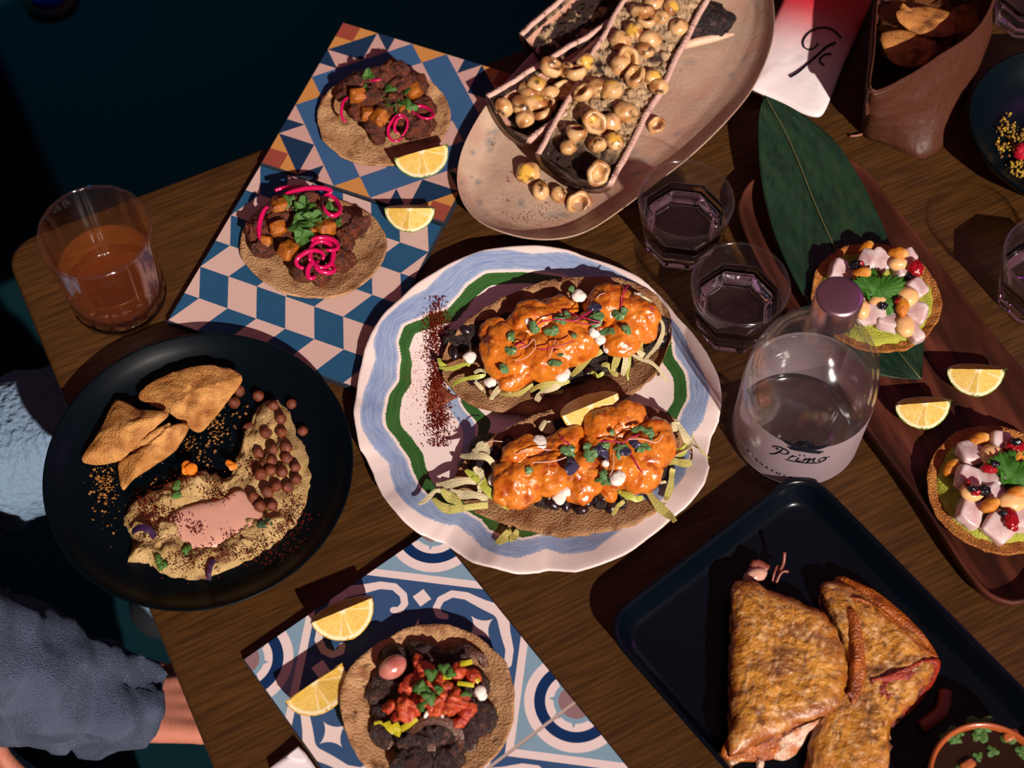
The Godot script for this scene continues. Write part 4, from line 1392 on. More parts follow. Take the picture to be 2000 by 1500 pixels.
# ---------------------------------------------------------------- marrow bones
func bone(called: String, label: String, a0: Vector3, a1: Vector3, w0: float, w1: float, depth: float, fill: float, sd: float, yaw := 0.0) -> Node3D:   # a split shaft from a0 to a1 (both at the top of its rim)
	var c := Vector3(a0.x, a0.y - depth, a0.z)
	var t := thing(called, label, "marrow bone", c, "roasted split marrow bones")
	var d := (a1 - a0)
	var fw := d.normalized()
	var sd_v := Vector3(-fw.z, 0, fw.x)
	var R := []
	var M := []
	var n := 150
	for i in n + 1:
		var f := float(i) / n
		var w := lerpf(w0, w1, f) * 0.5 * (1.0 + 0.07 * nz.get_noise_2d(f * 3.0, sd * 10.0))
		var o := a0 - c + d * f
		var ring := []
		for k in 19:   # outside, from one lip to the other
			var an := PI * k / 18.0
			ring.append(o + sd_v * cos(an) * w + Vector3.UP * (-sin(an) * depth * 0.92) * (1.0 + 0.05 * nn(o + Vector3(an, 0, 0) * 0.03, 30.0, sd)))
		var wi := w - 0.0052
		for k in 19:   # inside, back again
			var an := PI * (18 - k) / 18.0
			ring.append(o + sd_v * cos(an) * wi + Vector3.UP * (0.0008 - sin(an) * (depth - 0.009)))
		R.append(ring)
		var mr := []
		for k in 49:
			var u := lerpf(-1, 1, k / 48.0)
			var y := -depth * (1.0 - fill) + 0.006 * nn(o + sd_v * u * wi, 70.0, sd) + 0.0026 * nn(o + sd_v * u * wi, 190.0, sd + 3) - 0.004 * u * u - 0.01 * smoothstep(0.1, 0.0, f)
			mr.append(o + sd_v * u * (wi + 0.0005) + Vector3.UP * maxf(y, -sqrt(maxf(0.0, 1 - u * u)) * (depth - 0.0095)))
		for k in 7:
			var an := PI * k / 6.0
			mr.append(o + sd_v * cos(an) * (wi + 0.0005) + Vector3.UP * (-sin(an) * (depth - 0.0085)))
		M.append(mr)
	var bc := func(p: Vector3, i: int, j: int) -> Color:
		var lip := 1.0 if (j < 2 or j > 35 or (j > 16 and j < 21)) else 0.0
		var k := C(202, 158, 138).lerp(C(168, 116, 92), clampf(0.5 + nn(p, 40.0, sd), 0, 1))
		k = k.lerp(C(216, 178, 164), lip * 0.8)
		if i == 0 and lip == 0.0:
			k = C(118, 84, 66)
		return k.lerp(C(84, 46, 34), smoothstep(0.25, 0.6, nn(p, 90.0, sd + 2)) * 0.8)
	part(t, "bone_shell", loft(R, 3, bc), mat("bone", null, 0.5, {"spec": 0.4, "bump": "fine", "tri": 20.0, "bs": 0.1}))
	var mc := func(p: Vector3, i: int, _j: int) -> Color:
		var crust := smoothstep(-0.12, 0.12, nn(p, 48.0, sd + 9) + (0.3 if sd < 1.5 else -0.3))
		var k := C(58, 34, 30).lerp(C(218, 184, 142), crust * smoothstep(8.0, 22.0, i))
		return k.lerp(C(52, 44, 32), smoothstep(0.2, 0.36, nn(p, 300.0, sd + 4)) * 0.85)
	part(t, "roasted_marrow", loft(M, 3, mc), mat("marrow", null, 0.5, {"spec": 0.45, "bump": "grit", "tri": 22.0, "bs": 0.25}))
	return t


func onion_proto(k: int) -> ArrayMesh:
	var sd := float(k)
	var cf := func(p: Vector3, _i: int, _j: int) -> Color:
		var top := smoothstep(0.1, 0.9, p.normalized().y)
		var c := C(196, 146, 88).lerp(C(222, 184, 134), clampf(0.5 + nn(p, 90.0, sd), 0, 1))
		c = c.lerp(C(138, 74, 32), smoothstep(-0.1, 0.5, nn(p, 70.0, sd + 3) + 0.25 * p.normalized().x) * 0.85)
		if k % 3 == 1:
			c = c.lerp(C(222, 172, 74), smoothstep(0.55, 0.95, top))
		return c.lerp(C(46, 26, 18), smoothstep(0.32, 0.5, nn(p, 95.0, sd + 11)) * 0.9)
	if k % 3 == 2:   # a collapsed ring: a hollow cup
		return lathe([[0, -0.0052], [0.0055, -0.0045], [0.008, -0.001], [0.0082, 0.002], [0.0068, 0.0042], [0.005, 0.004], [0.0042, 0.0015], [0.003, -0.001], [0, -0.0015]], 22, func(a: float, y: float, r: float) -> float: return r * (1.0 + 0.1 * sin(2.0 * a + sd) + 0.05 * sin(5.0 * a)), cf)
	return blob(Vector3(0.0084, 0.0066, 0.0076), 0.14, 120.0, sd, 22, 14, 1.0, cf)


func marrow_bones() -> void:
	bone("marrow_bone", "large split marrow bone with creamy herb crust across the middle of the oval platter", tp(1122, 326, 0.05), tp(1352, -100, 0.058), 0.084, 0.086, 0.04, 1.0, 1.0)
	bone("marrow_bone", "shorter split marrow bone with a dark hollow left of the crusted one", tp(992, 228, 0.046), tp(1252, 60, 0.05), 0.072, 0.066, 0.036, 0.5, 2.0)
	bone("marrow_bone", "shadowed marrow bone half hidden behind the other two at the far rim", tp(1062, 98, 0.04), tp(1262, -80, 0.045), 0.07, 0.07, 0.034, 0.72, 3.0)
	var c := tp(1388, 50, 0.02)
	var t := thing("marrow_bone", "charred dark bone end poking out to the right of the crusted bone", "marrow bone", c, "roasted split marrow bones")
	part(t, "charred_meat", blob(Vector3(0.03, 0.015, 0.024), 0.35, 60.0, 4, 28, 18, 1.0, func(p: Vector3, _i: int, _j: int) -> Color: return C(28, 18, 18).lerp(C(92, 58, 56), smoothstep(0.3, 0.6, nn(p, 130.0, 2)))), mat("char", null, 0.4, {"spec": 0.5, "bump": "fine", "tri": 30.0, "bs": 0.2}), Vector3(-0.004, 0.003, -0.004))
	part(t, "bone_edge", tube(pl3([1326, 92, 2.2, 1360, 82, 2.3, 1400, 73, 2.3, 1432, 66, 2.1], c), [0.004, 0.0048, 0.0042, 0.002], 10), mat("bone edge", S(214, 180, 152), 0.5))
	var om := mat("pearl onion", null, 0.3, {"spec": 0.5, "sss": 0.08})
	var protos := []
	for k in 6:
		protos.append(onion_proto(k))
	var spots := []
	var gA := "charred onions on the crusted bone"
	var gB := "charred onions in the shorter bone"
	# on the crusted bone (px, px, kind)
	for q in [[1076, 132, 2], [1106, 136, 0], [1125, 142, 2], [1143, 122, 1], [1192, 176, 1], [1168, 172, 0], [1241, 150, 2], [1276, 152, 1], [1287, 170, 0], [1152, 228, 1], [1162, 238, 2], [1194, 240, 0], [1222, 220, 0], [1200, 276, 1], [1167, 283, 0], [1126, 260, 2], [1110, 288, 0], [1168, 338, 2], [1270, 78, 0], [1212, 82, 0], [1238, 62, 1], [1253, 22, 2], [1275, 8, 0], [1290, 35, 0], [1326, 54, 0], [1262, 42, 2], [1310, 16, 1], [1300, -10, 0], [1227, 116, 2], [1262, 100, 0], [1212, 128, 0], [1140, 182, 2]]:
		spots.append([q[0], q[1], 0.054 + 0.002 * (q[2]), q[2], gA, "charred pearl onion on the crust of the large marrow bone", "pearl onion"])
	for q in [[984, 210, 0], [1026, 232, 0], [1048, 168, 1], [1074, 186, 0], [1072, 204, 2], [1032, 180, 2], [1048, 202, 1], [1022, 208, 0], [1130, 150, 0], [1104, 178, 2], [1060, 224, 2]]:
		spots.append([q[0], q[1], 0.036, q[2], gB, "charred pearl onion lying in the hollow of the shorter marrow bone", "pearl onion"])
	for q in [[1032, 338, 1, "roasted onion with a yellow heart on the platter by the bone's cut end"], [1056, 372, 0, "pointed browned onion piece on the platter, middle one below the bone end"], [1092, 380, 0, "small onion piece on the platter touching the bone end"], [1130, 396, 2, "blackened hollow onion ring on the platter under the bone end"], [1282, 246, 2, "single browned onion lying on the platter right of the bones"]]:
		spots.append([q[0], q[1], 0.014, q[2], "", q[3], "pearl onion"])
	spots.sort_custom(func(a, b): return a[1] * 0.8 - a[0] * 0.6 > b[1] * 0.8 - b[0] * 0.6)
	var n := 0
	var count := {}
	for q in spots:
		n += 1
		var k: int = (q[3] + 3 * (n % 2)) % 6
		var lab: String = q[5]
		if q[4]:
			count[q[4]] = count.get(q[4], 0) + 1
			lab = "%s charred onion on the %s, %s from its near cut end" % [["round", "yellow-hearted", "hollow"][q[3]], "large crusted bone" if q[4] == gA else "shorter dark bone", ORD[count[q[4]] - 1]]
		solo("pearl_onion", lab, q[6], protos[k], om, tp(q[0], q[1], q[2]), q[4], "", Basis.from_euler(Vector3(sin(n * 2.1) * 0.7, n * 1.7, cos(n * 1.3) * 0.6)).scaled(Vector3.ONE * (1.32 + 0.22 * sin(n * 3.7))))


# ---------------------------------------------------------------- pork tostadas on the upper tiles
func meat_m() -> StandardMaterial3D:
	return mat("braised meat", null, 0.32, {"spec": 0.55, "bump": "fine", "tri": 36.0, "bs": 0.22})


func meat_blob(r: Vector3, sd: float, c0: Color, c1: Color, c2: Color, amp := 0.38, fr := 95.0, res := 1.0) -> ArrayMesh:
	return blob(r, amp, fr, sd, int(30 * res), int(20 * res), 1.0, func(p: Vector3, _i: int, _j: int) -> Color: return c0.lerp(c1, clampf(0.5 + 1.1 * nn(p, 110.0, sd), 0, 1)).lerp(c2, smoothstep(0.25, 0.55, nn(p, 150.0, sd + 5))))


func ring_pts(c: Vector3, rx: float, rz: float, sd: float, tilt: float, turns := 1.0, start := 0.0) -> Array:
	var q := []
	var n := int(26 * turns)
	for i in n + 1:
		var a := start + TAU * turns * i / n
		var w := 1.0 + 0.18 * sin(2.0 * a + sd) - 0.12 * i / n
		q.append(c + Vector3(cos(a) * rx * w, sin(a + sd) * tilt, sin(a) * rz * w))
	return q


func street_tacos() -> void:
	var pork := [C(116, 54, 28), C(66, 30, 20), C(24, 14, 12)]
	var pine := mat("roast pineapple", null, 0.3, {"spec": 0.5, "bump": "fine", "tri": 30.0, "bs": 0.08, "sss": 0.08})
	var onion := mat("pickled onion", S(196, 14, 82), 0.18, {"spec": 0.6, "sss": 0.1})
	var pcf := func(p: Vector3, _i: int, _j: int) -> Color: return C(186, 108, 32).lerp(C(128, 66, 22), clampf(0.5 + nn(p, 130.0, 3), 0, 1))
	for q in 2:
		var base := tp(750, 236, 0.011) if q == 0 else tp(613, 484, 0.008)
		var t := thing("pork_tostada", "farther braised pork tostada with pink onion rings on the star tile" if q == 0 else "nearer braised pork tostada with pink onion tangle on the zigzag tile", "tostada", base, "pork tostadas")
		var th := 0.011 if q == 0 else 0.008
		if q == 0:
			tortilla(t, tp(750, 234, th + 0.003), base, 0.0675, 0.0585, 0.12, func(u: float, v: float) -> float: return 0.011 * smoothstep(0.3, 1.0, -v) + 0.004 * u * u + 0.002 * v * v, 1.0)
		else:
			tortilla(t, tp(613, 482, th + 0.003), base, 0.073, 0.0605, -0.35, func(u: float, v: float) -> float: return 0.012 * pow(maxf(0.0, u), 3) + 0.006 * pow(maxf(0, v), 3) + 0.002 * u * u, 2.0)
		var ox := 600.0 if q == 0 else 470.0
		var oy := 100.0 if q == 0 else 380.0
		var sc := 5.357 if q == 0 else 6.817
		var chunks := [[450, 420, 1.2, 1.5, 1.2], [560, 330, 1.5, 1.6, 1.2], [700, 300, 1.6, 1.6, 1.3], [850, 260, 1.6, 1.8, 1.3], [980, 210, 2.0, 1.3, 0.8], [1000, 360, 1.7, 1.7, 1.4], [1140, 360, 1.5, 1.4, 1.2], [700, 480, 1.6, 1.8, 1.3], [860, 560, 1.6, 1.7, 1.3], [560, 620, 1.2, 1.3, 1.2], [740, 800, 1.1, 1.5, 1.1], [1130, 800, 1.3, 1.5, 1.4], [1230, 600, 1.1, 1.3, 1.2], [1000, 680, 1.4, 1.5, 1.2], [1240, 780, 1.0, 1.0, 1.0], [740, 900, 0.6, 0.9, 0.7]] if q == 0 else [[280, 500, 1.2, 1.4, 1.6], [330, 700, 1.0, 1.2, 1.5], [480, 380, 1.4, 1.6, 1.3], [520, 200, 1.5, 1.5, 1.2], [700, 120, 1.6, 1.6, 1.2], [850, 100, 1.6, 1.5, 1.0], [640, 500, 1.3, 1.5, 1.3], [850, 400, 1.5, 1.9, 1.4], [1050, 250, 1.5, 1.5, 1.2], [1100, 450, 1.4, 1.5, 1.2], [1300, 330, 1.2, 1.5, 1.1], [1500, 480, 1.1, 1.9, 1.0], [1400, 600, 1.0, 1.4, 0.9], [820, 700, 1.2, 1.5, 1.3], [1080, 720, 1.2, 1.5, 1.2], [1330, 880, 1.0, 1.2, 1.3], [840, 1040, 0.9, 1.3, 1.0], [1090, 1090, 0.9, 1.1, 0.8], [960, 900, 1.1, 1.4, 1.1]]
		var n := 0
		for k in chunks:
			n += 1
			part(t, "pork_chunk", meat_blob(Vector3(k[3], 0.9, k[4]) * 0.01, n + q * 30.0, pork[0], pork[1], pork[2]), meat_m(), tp(ox + k[0] / sc, oy + k[1] / sc, th + 0.002 + k[2] * (0.014 if q == 0 else 0.0125)) - base, Basis.from_euler(Vector3(sin(n) * 0.4, n * 1.1, cos(n) * 0.3)))
		for k in ([[530, 470, 2.9, 0.9, 0.2], [760, 690, 2.8, 0.9, 0.8], [1120, 420, 2.8, 0.8, 0.4], [1010, 660, 2.4, 0.8, 1.2], [640, 660, 2.4, 0.8, 0.3]] if q == 0 else [[500, 450, 2.8, 0.85, 0.3], [1130, 450, 2.6, 0.95, 0.7], [640, 740, 2.5, 1.0, 0.9], [930, 540, 2.4, 0.7, 0.3], [540, 160, 2.6, 0.9, 0.2], [340, 640, 2.0, 0.7, 1.4]]):
			n += 1
			part(t, "pineapple_cube", blob(Vector3(k[3], k[3] * 0.8, k[3] * 0.85) * 0.0095, 0.12, 120.0, n, 24, 16, 0.42, pcf), pine, tp(ox + k[0] / sc, oy + k[1] / sc, th + k[2] * 0.01) - base, Basis.from_euler(Vector3(0.4 * sin(n * 2.0), k[4], 0.5 * cos(n))))
		for k in ([[950, 800, 2.7, 1.0, 1.35, 0.3, 1.0, 1.0], [1215, 640, 2.8, 1.15, 0.95, 0.25, 1.0, 2.6], [430, 610, 2.4, 0.8, 1.3, 0.3, 0.55, 1.7], [710, 290, 3.0, 0.5, 0.4, 0.2, 0.9, 0.0], [965, 770, 2.9, 0.5, 0.7, 0.3, 0.6, 1.6]] if q == 0 else [[1080, 800, 2.9, 1.35, 1.3, 0.35, 1.25, 2.4], [1130, 660, 3.2, 1.5, 0.7, 0.3, 0.7, 3.4], [930, 860, 3.0, 1.3, 0.8, 0.3, 0.7, 2.0], [1120, 960, 2.7, 1.1, 0.6, 0.3, 0.8, 5.4], [330, 380, 2.6, 0.6, 1.7, 0.3, 0.5, 1.9], [1200, 150, 3.4, 1.0, 1.3, 0.4, 0.75, 4.4], [900, -10, 3.3, 2.2, 0.5, 0.3, 0.55, 3.3], [700, -60, 3.0, 1.6, 0.7, 0.4, 0.5, 3.4], [960, 1000, 2.6, 0.5, 0.8, 0.2, 0.7, 1.0]]):
			var cen := tp(ox + k[0] / sc, oy + k[1] / sc, th + k[2] * 0.01) - base
			var pts := ring_pts(cen, k[3] * 0.01, k[4] * 0.01, k[0] * 0.01, k[5] * 0.012, k[6], k[7])
			var rad := []
			for i in pts.size():
				rad.append((0.0026 if q else 0.0017) * (0.55 + 0.45 * sin(PI * clampf((i + 1.0) / pts.size(), 0, 1))))
			part(t, "pickled_onion", tube(pts, rad, 8), onion)
		for k in ([[640, 300, 3.3, 0.9, 1.4], [750, 470, 3.2, 1.5, 0.4], [910, 440, 3.2, 1.2, 2.2], [980, 520, 3.1, 1.4, 4.0], [900, 640, 3.0, 1.3, 0.2], [1075, 640, 3.0, 1.2, 1.8], [780, 640, 2.8, 0.8, 1.2], [640, 400, 3.1, 0.7, 3.0], [1030, 390, 3.2, 0.8, 5.0], [560, 360, 2.9, 0.9, 2.5], [810, 520, 3.1, 0.6, 0.6]] if q == 0 else [[710, 240, 3.4, 1.3, 0.4], [590, 120, 3.2, 0.8, 1.0], [660, 140, 3.3, 1.1, 2.2], [940, 120, 3.4, 1.4, 3.4], [820, 330, 3.3, 1.7, 4.4], [800, 430, 3.1, 1.9, 0.9], [900, 260, 3.3, 1.5, 5.4], [1210, 310, 3.0, 1.2, 1.6], [970, 390, 3.0, 0.9, 2.8], [720, 580, 2.8, 1.5, 0.1], [860, 500, 3.0, 1.6, 2.0], [1040, 170, 3.2, 1.3, 4.0], [1280, 420, 2.6, 0.7, 1.1], [1030, 480, 2.8, 0.7, 0.3]]):
			n += 1
			part(t, "cilantro_leaf", leaf_mesh(k[3] * 0.0115, 3, 0.3 * sin(n * 1.9), n, 0.16), green(), tp(ox + k[0] / sc, oy + k[1] / sc, th + k[2] * 0.01) - base, Basis.from_euler(Vector3(0.5 * sin(n * 1.3), k[4], 0.5 * cos(n * 2.3))))


# ---------------------------------------------------------------- mushroom taco on the scroll tiles
func mushroom_taco() -> void:
	var th := 0.0085
	var base := tp(838, 1376, th)
	var t := thing("mushroom_taco", "round taco of dark mushrooms topped with tomato salsa on the scroll tiles", "taco", base)
	tortilla(t, tp(838, 1384, th + 0.003), base, 0.0715, 0.069, 0.2, func(u: float, v: float) -> float: return 0.021 * pow(absf(u), 2.4) + 0.012 * pow(maxf(0.0, -v), 2.0) + 0.008 * pow(maxf(0, v), 3), 6.0)
	var ox := 660.0
	var oy := 1200.0
	var dk := [C(62, 36, 32), C(34, 22, 24), C(112, 72, 58)]
	var n := 0
	for k in [[480, 700, 1.0, 2.2, 1.6], [560, 500, 1.0, 1.9, 1.6], [900, 420, 1.3, 2.4, 1.2], [1150, 420, 1.3, 1.8, 1.0], [450, 1000, 0.9, 1.3, 1.2], [420, 1170, 1.0, 1.4, 1.0], [800, 1250, 1.2, 2.3, 1.6], [1000, 1120, 1.6, 1.5, 1.2], [1230, 1180, 1.2, 1.6, 1.5], [1380, 1010, 1.4, 1.5, 1.6], [760, 1420, 1.3, 2.0, 1.4], [1080, 1400, 1.1, 2.0, 1.4], [1350, 700, 1.4, 1.2, 1.2], [700, 900, 1.2, 2.0, 1.6], [1000, 700, 1.3, 2.4, 2.0], [1250, 900, 1.2, 1.5, 1.5]]:
		n += 1
		part(t, "mushroom_chunk", meat_blob(Vector3(k[3], 0.9, k[4]) * 0.0095, n + 70.0, dk[0], dk[1], dk[2], 0.34, 80.0), meat_m(), tp(ox + k[0] / 5.0, oy + k[1] / 5.0, th + k[2] * 0.011) - base, Basis(Vector3.UP, n * 0.9))
	# curled mushroom slices: strips bent into arcs
	var sl := mat("mushroom slice", S(92, 56, 42), 0.25, {"spec": 0.6, "bump": "fine", "tri": 30.0, "bs": 0.1})
	for k in [[[640, 1230, 1.6, 720, 1130, 2.4, 830, 1050, 2.9, 960, 1030, 3.0, 1090, 1070, 2.9, 1180, 1160, 2.6, 1190, 1260, 2.2, 1120, 1340, 1.8, 1010, 1370, 1.6], 0.0075], [[760, 1330, 1.8, 850, 1310, 2.2, 950, 1320, 2.0], 0.007], [[1280, 330, 2.2, 1340, 380, 2.4, 1420, 440, 2.3, 1440, 520, 2.0], 0.006], [[1180, 300, 1.9, 1250, 340, 2.1, 1340, 400, 2.0], 0.006], [[1130, 1250, 1.4, 1240, 1300, 1.7, 1340, 1280, 1.6], 0.007], [[400, 1120, 1.6, 440, 1220, 1.7, 520, 1290, 1.4], 0.008]]:
		part(t, "mushroom_slice", ribbon(cat(pl3(k[0], base, ox, oy, 5.0, th - 0.003), 4, false), k[1], 0.0022, 0.7), sl)
	part(t, "pinto_bean", blob(Vector3(0.0125, 0.0095, 0.0092), 0.06, 60.0, 2, 28, 20, 1.0, func(p: Vector3, _i: int, _j: int) -> Color: return C(176, 92, 84).lerp(C(206, 140, 126), clampf(0.5 + nn(p, 60.0, 3), 0, 1))), mat("bean skin", null, 0.25, {"spec": 0.6}), tp(767, 1303, th + 0.027) - base, Basis.from_euler(Vector3(0.3, 0.6, 0.2)))
	var tom := mat("tomato", null, 0.25, {"spec": 0.55, "sss": 0.12, "bump": "fine", "tri": 30.0, "bs": 0.1})
	var tcf := func(p: Vector3, _i: int, _j: int) -> Color: return C(206, 88, 44).lerp(C(156, 44, 28), clampf(0.5 + nn(p, 90.0, 7), 0, 1))
	for k in [[830, 540, 2.6, 0.9], [780, 450, 2.6, 0.6], [860, 600, 2.7, 0.8], [1170, 560, 2.8, 0.9], [1320, 600, 2.7, 0.8], [900, 740, 2.9, 1.1], [1040, 760, 3.0, 1.1], [1180, 840, 3.0, 1.2], [680, 700, 2.5, 0.8], [660, 760, 2.4, 0.8], [500, 900, 2.1, 0.7], [680, 940, 2.6, 1.2], [820, 850, 2.8, 0.9], [960, 900, 2.9, 1.0], [1090, 900, 2.9, 1.0], [1260, 940, 2.7, 0.9], [560, 1010, 2.2, 0.5], [1180, 1060, 2.5, 0.7], [1000, 640, 2.9, 0.8], [760, 660, 2.7, 0.8]]:
		n += 1
		part(t, "tomato_dice", blob(Vector3(k[3], k[3] * 0.6, k[3] * 0.8) * 0.0092, 0.45, 130.0, n, 24, 16, 0.8, tcf), tom, tp(ox + k[0] / 5.0, oy + k[1] / 5.0, th + k[2] * 0.01) - base, Basis.from_euler(Vector3(0.5 * sin(n), n * 1.3, 0.5 * cos(n * 1.7))))
	for k in [[760, 780, 3.2, 1.1], [970, 810, 3.3, 1.0], [800, 840, 3.2, 0.8], [990, 560, 3.1, 0.8], [960, 620, 3.2, 0.9], [1010, 680, 3.2, 0.8], [740, 700, 3.0, 0.9], [1120, 620, 3.2, 0.7], [1290, 740, 3.1, 0.7], [830, 720, 3.2, 0.6]]:
		n += 1
		part(t, "cilantro_leaf", leaf_mesh(k[3] * 0.0105, 3, 0.3, n, 0.14), green(), tp(ox + k[0] / 5.0, oy + k[1] / 5.0, th + k[2] * 0.01 + 0.006) - base, Basis.from_euler(Vector3(0.5 * sin(n), n * 1.9, 0.4)))
	var yel := mat("yellow pepper", S(186, 176, 36), 0.35, {"spec": 0.5})
	for k in [[[1200, 510, 3.2, 1250, 505, 3.3, 1310, 490, 3.2], 0.007], [[1170, 700, 3.2, 1240, 710, 3.2, 1330, 720, 3.1], 0.006], [[1030, 640, 3.3, 1110, 640, 3.3], 0.006], [[1040, 980, 3.1, 1110, 950, 3.1, 1180, 925, 3.0], 0.005], [[480, 1080, 2.2, 510, 1130, 2.2, 560, 1170, 2.1], 0.01], [[560, 1090, 2.4, 590, 1150, 2.3, 580, 1210, 2.0], 0.009], [[620, 1150, 2.4, 700, 1100, 2.5, 770, 1040, 2.6], 0.008], [[360, 1090, 1.9, 420, 1080, 2.0, 470, 1110, 2.0], 0.004], [[800, 900, 3.0, 830, 950, 2.9], 0.007], [[1350, 660, 3.0, 1380, 690, 2.9], 0.006]]:
		part(t, "lettuce_shred", ribbon(cat(pl3(k[0], base, ox, oy, 5.0, th - 0.006), 4, false), k[1] * 0.6, 0.0012, 0.5), yel, Vector3(0, 0.007, 0))
	var cr := mat("crema", S(238, 226, 216), 0.22, {"spec": 0.5, "sss": 0.15})
	for k in [[1060, 540, 3.3, 0.55, 1.5], [1085, 570, 3.2, 0.4, 0.8], [1390, 750, 3.1, 0.75, 1.3], [1410, 800, 2.9, 0.65, 0.9], [865, 975, 3.0, 0.6, 0.5], [1020, 1000, 2.9, 0.55, 0.45]]:
		n += 1
		part(t, "crema_dot", blob(Vector3(k[3], 0.4, k[4] * 0.6) * 0.0068, 0.15, 150.0, n, 16, 12), cr, tp(ox + k[0] / 5.0, oy + k[1] / 5.0, th + k[2] * 0.01 - 0.003) - base, Basis(Vector3.UP, n * 0.7))


# ---------------------------------------------------------------- fish tacos on the scalloped plate
func spread_line(p: Array, f: float) -> Vector3:
	var x := f * (p.size() - 1)
	var i := mini(int(x), p.size() - 2)
	return (p[i] as Vector3).lerp(p[i + 1], x - i)


func taco_shell(t: Node3D, base: Vector3, back: Array, front: Array, sd: float, floor_h: float) -> void:
	# a soft tortilla laid open: two traced lips joined through a trough
	var B := cat(back, 6, false)
	var Fr := cat(front, 6, false)
	var R := []
	var n := 64
	var m := 18
	for i in n + 1:
		var f := float(i) / n
		var b := spread_line(B, f)
		var e := spread_line(Fr, f)
		var mid := (b + e) * 0.5
		var lowy := floor_h
		var ends := sin(PI * f)
		var top := []
		var low := []
		for k in m + 1:
			var u := lerpf(-1, 1, float(k) / m)
			var edge: Vector3 = b if u < 0 else e
			var p := Vector3(lerpf(mid.x, edge.x, absf(u)), 0, lerpf(mid.z, edge.z, absf(u)))
			p.y = lerpf(lerpf(edge.y, lowy, pow(ends, 0.5)), edge.y, pow(absf(u), 1.9))
			p.y += 0.0011 * nn(p, 55.0, sd) * (1.0 if absf(u) < 0.98 else 0.6)
			if absf(u) > 0.9:
				p += Vector3(nn(p, 70.0, sd + 2), 0, nn(p, 70.0, sd + 6)) * 0.0022
			top.append(p)
			low.append(p + Vector3(0, -0.0023, 0) + (Vector3(0, 0, -0.0009) if u < 0 else Vector3(0, 0, 0.0006)) * absf(u))
		low.reverse()
		R.append(top + low)
	part(t, "tortilla", loft(R, 3, tort_col(sd, 0.34)), tort_m())


func strip(pts: Array, w: float, tw: float) -> ArrayMesh:   # a tapering, slightly wavy shred
	var ws := []
	var sd: float = pts[0].x * 900.0
	for i in pts.size():
		var f := float(i) / (pts.size() - 1)
		ws.append(w * (0.55 + 0.45 * pow(sin(PI * clampf(f * 0.94 + 0.03, 0, 1)), 0.6)) * (1.0 + 0.18 * sin(f * 9.0 + sd)))
		pts[i] += Vector3(sin(f * 6.0 + sd) * 0.0012, absf(sin(f * 5.0 + sd)) * 0.0016, cos(f * 7.0 + sd) * 0.0012)
	return ribbon(pts, ws, 0.0006, tw * 1.8)


func lettuce(t: Node3D, base: Vector3, list: Array, ox: float, oy: float, sc: float) -> void:
	var ms := [mat("lettuce green", S(186, 178, 96), 0.4, {"back": Color(0.3, 0.32, 0.1), "bump": "fine", "tri": 40.0, "bs": 0.08}), mat("lettuce pale", S(212, 200, 156), 0.4, {"back": Color(0.35, 0.33, 0.2), "bump": "fine", "tri": 40.0, "bs": 0.08}), mat("lettuce bright", S(170, 176, 70), 0.4, {"back": Color(0.25, 0.3, 0.06)})]
	for q in list:
		part(t, "lettuce_strip", strip(cat(pl3(q[0], base, ox, oy, sc), 6, false), q[1] * 0.00082, q[2]), ms[q[3]])


func micro(t: Node3D, base: Vector3, leaves: Array, stems: Array, ox: float, oy: float, sc: float) -> void:
	var pk := mat("microgreen stem magenta", S(178, 20, 88), 0.35)
	var pw := mat("microgreen stem pale", S(222, 176, 160), 0.4)
	var gr := mat("microgreen leaf", S(92, 128, 78), 0.4, {"back": Color(0.12, 0.2, 0.08)})
	var pu := mat("microgreen leaf purple", S(52, 48, 76), 0.4)
	for q in stems:
		var pts := cat(pl3(q[0], base, ox, oy, sc), 6, false)
		part(t, "microgreen_stem", tube(pts, q[1] * 0.001, 6), pk if q[2] == 0 else pw)
	var n := 0
	for q in leaves:
		n += 1
		part(t, "microgreen_leaf", leaf_mesh(q[3] * 0.0012, 1 if q[4] == 0 else 2, 0.22, 1.0, 0.0), gr if q[4] < 2 else pu, tp(ox + q[0] / sc, oy + q[1] / sc, q[2] * 0.01) - base, Basis.from_euler(Vector3(0.5 * sin(n * 1.7), n * 1.37, 0.4 * cos(n * 2.1))))


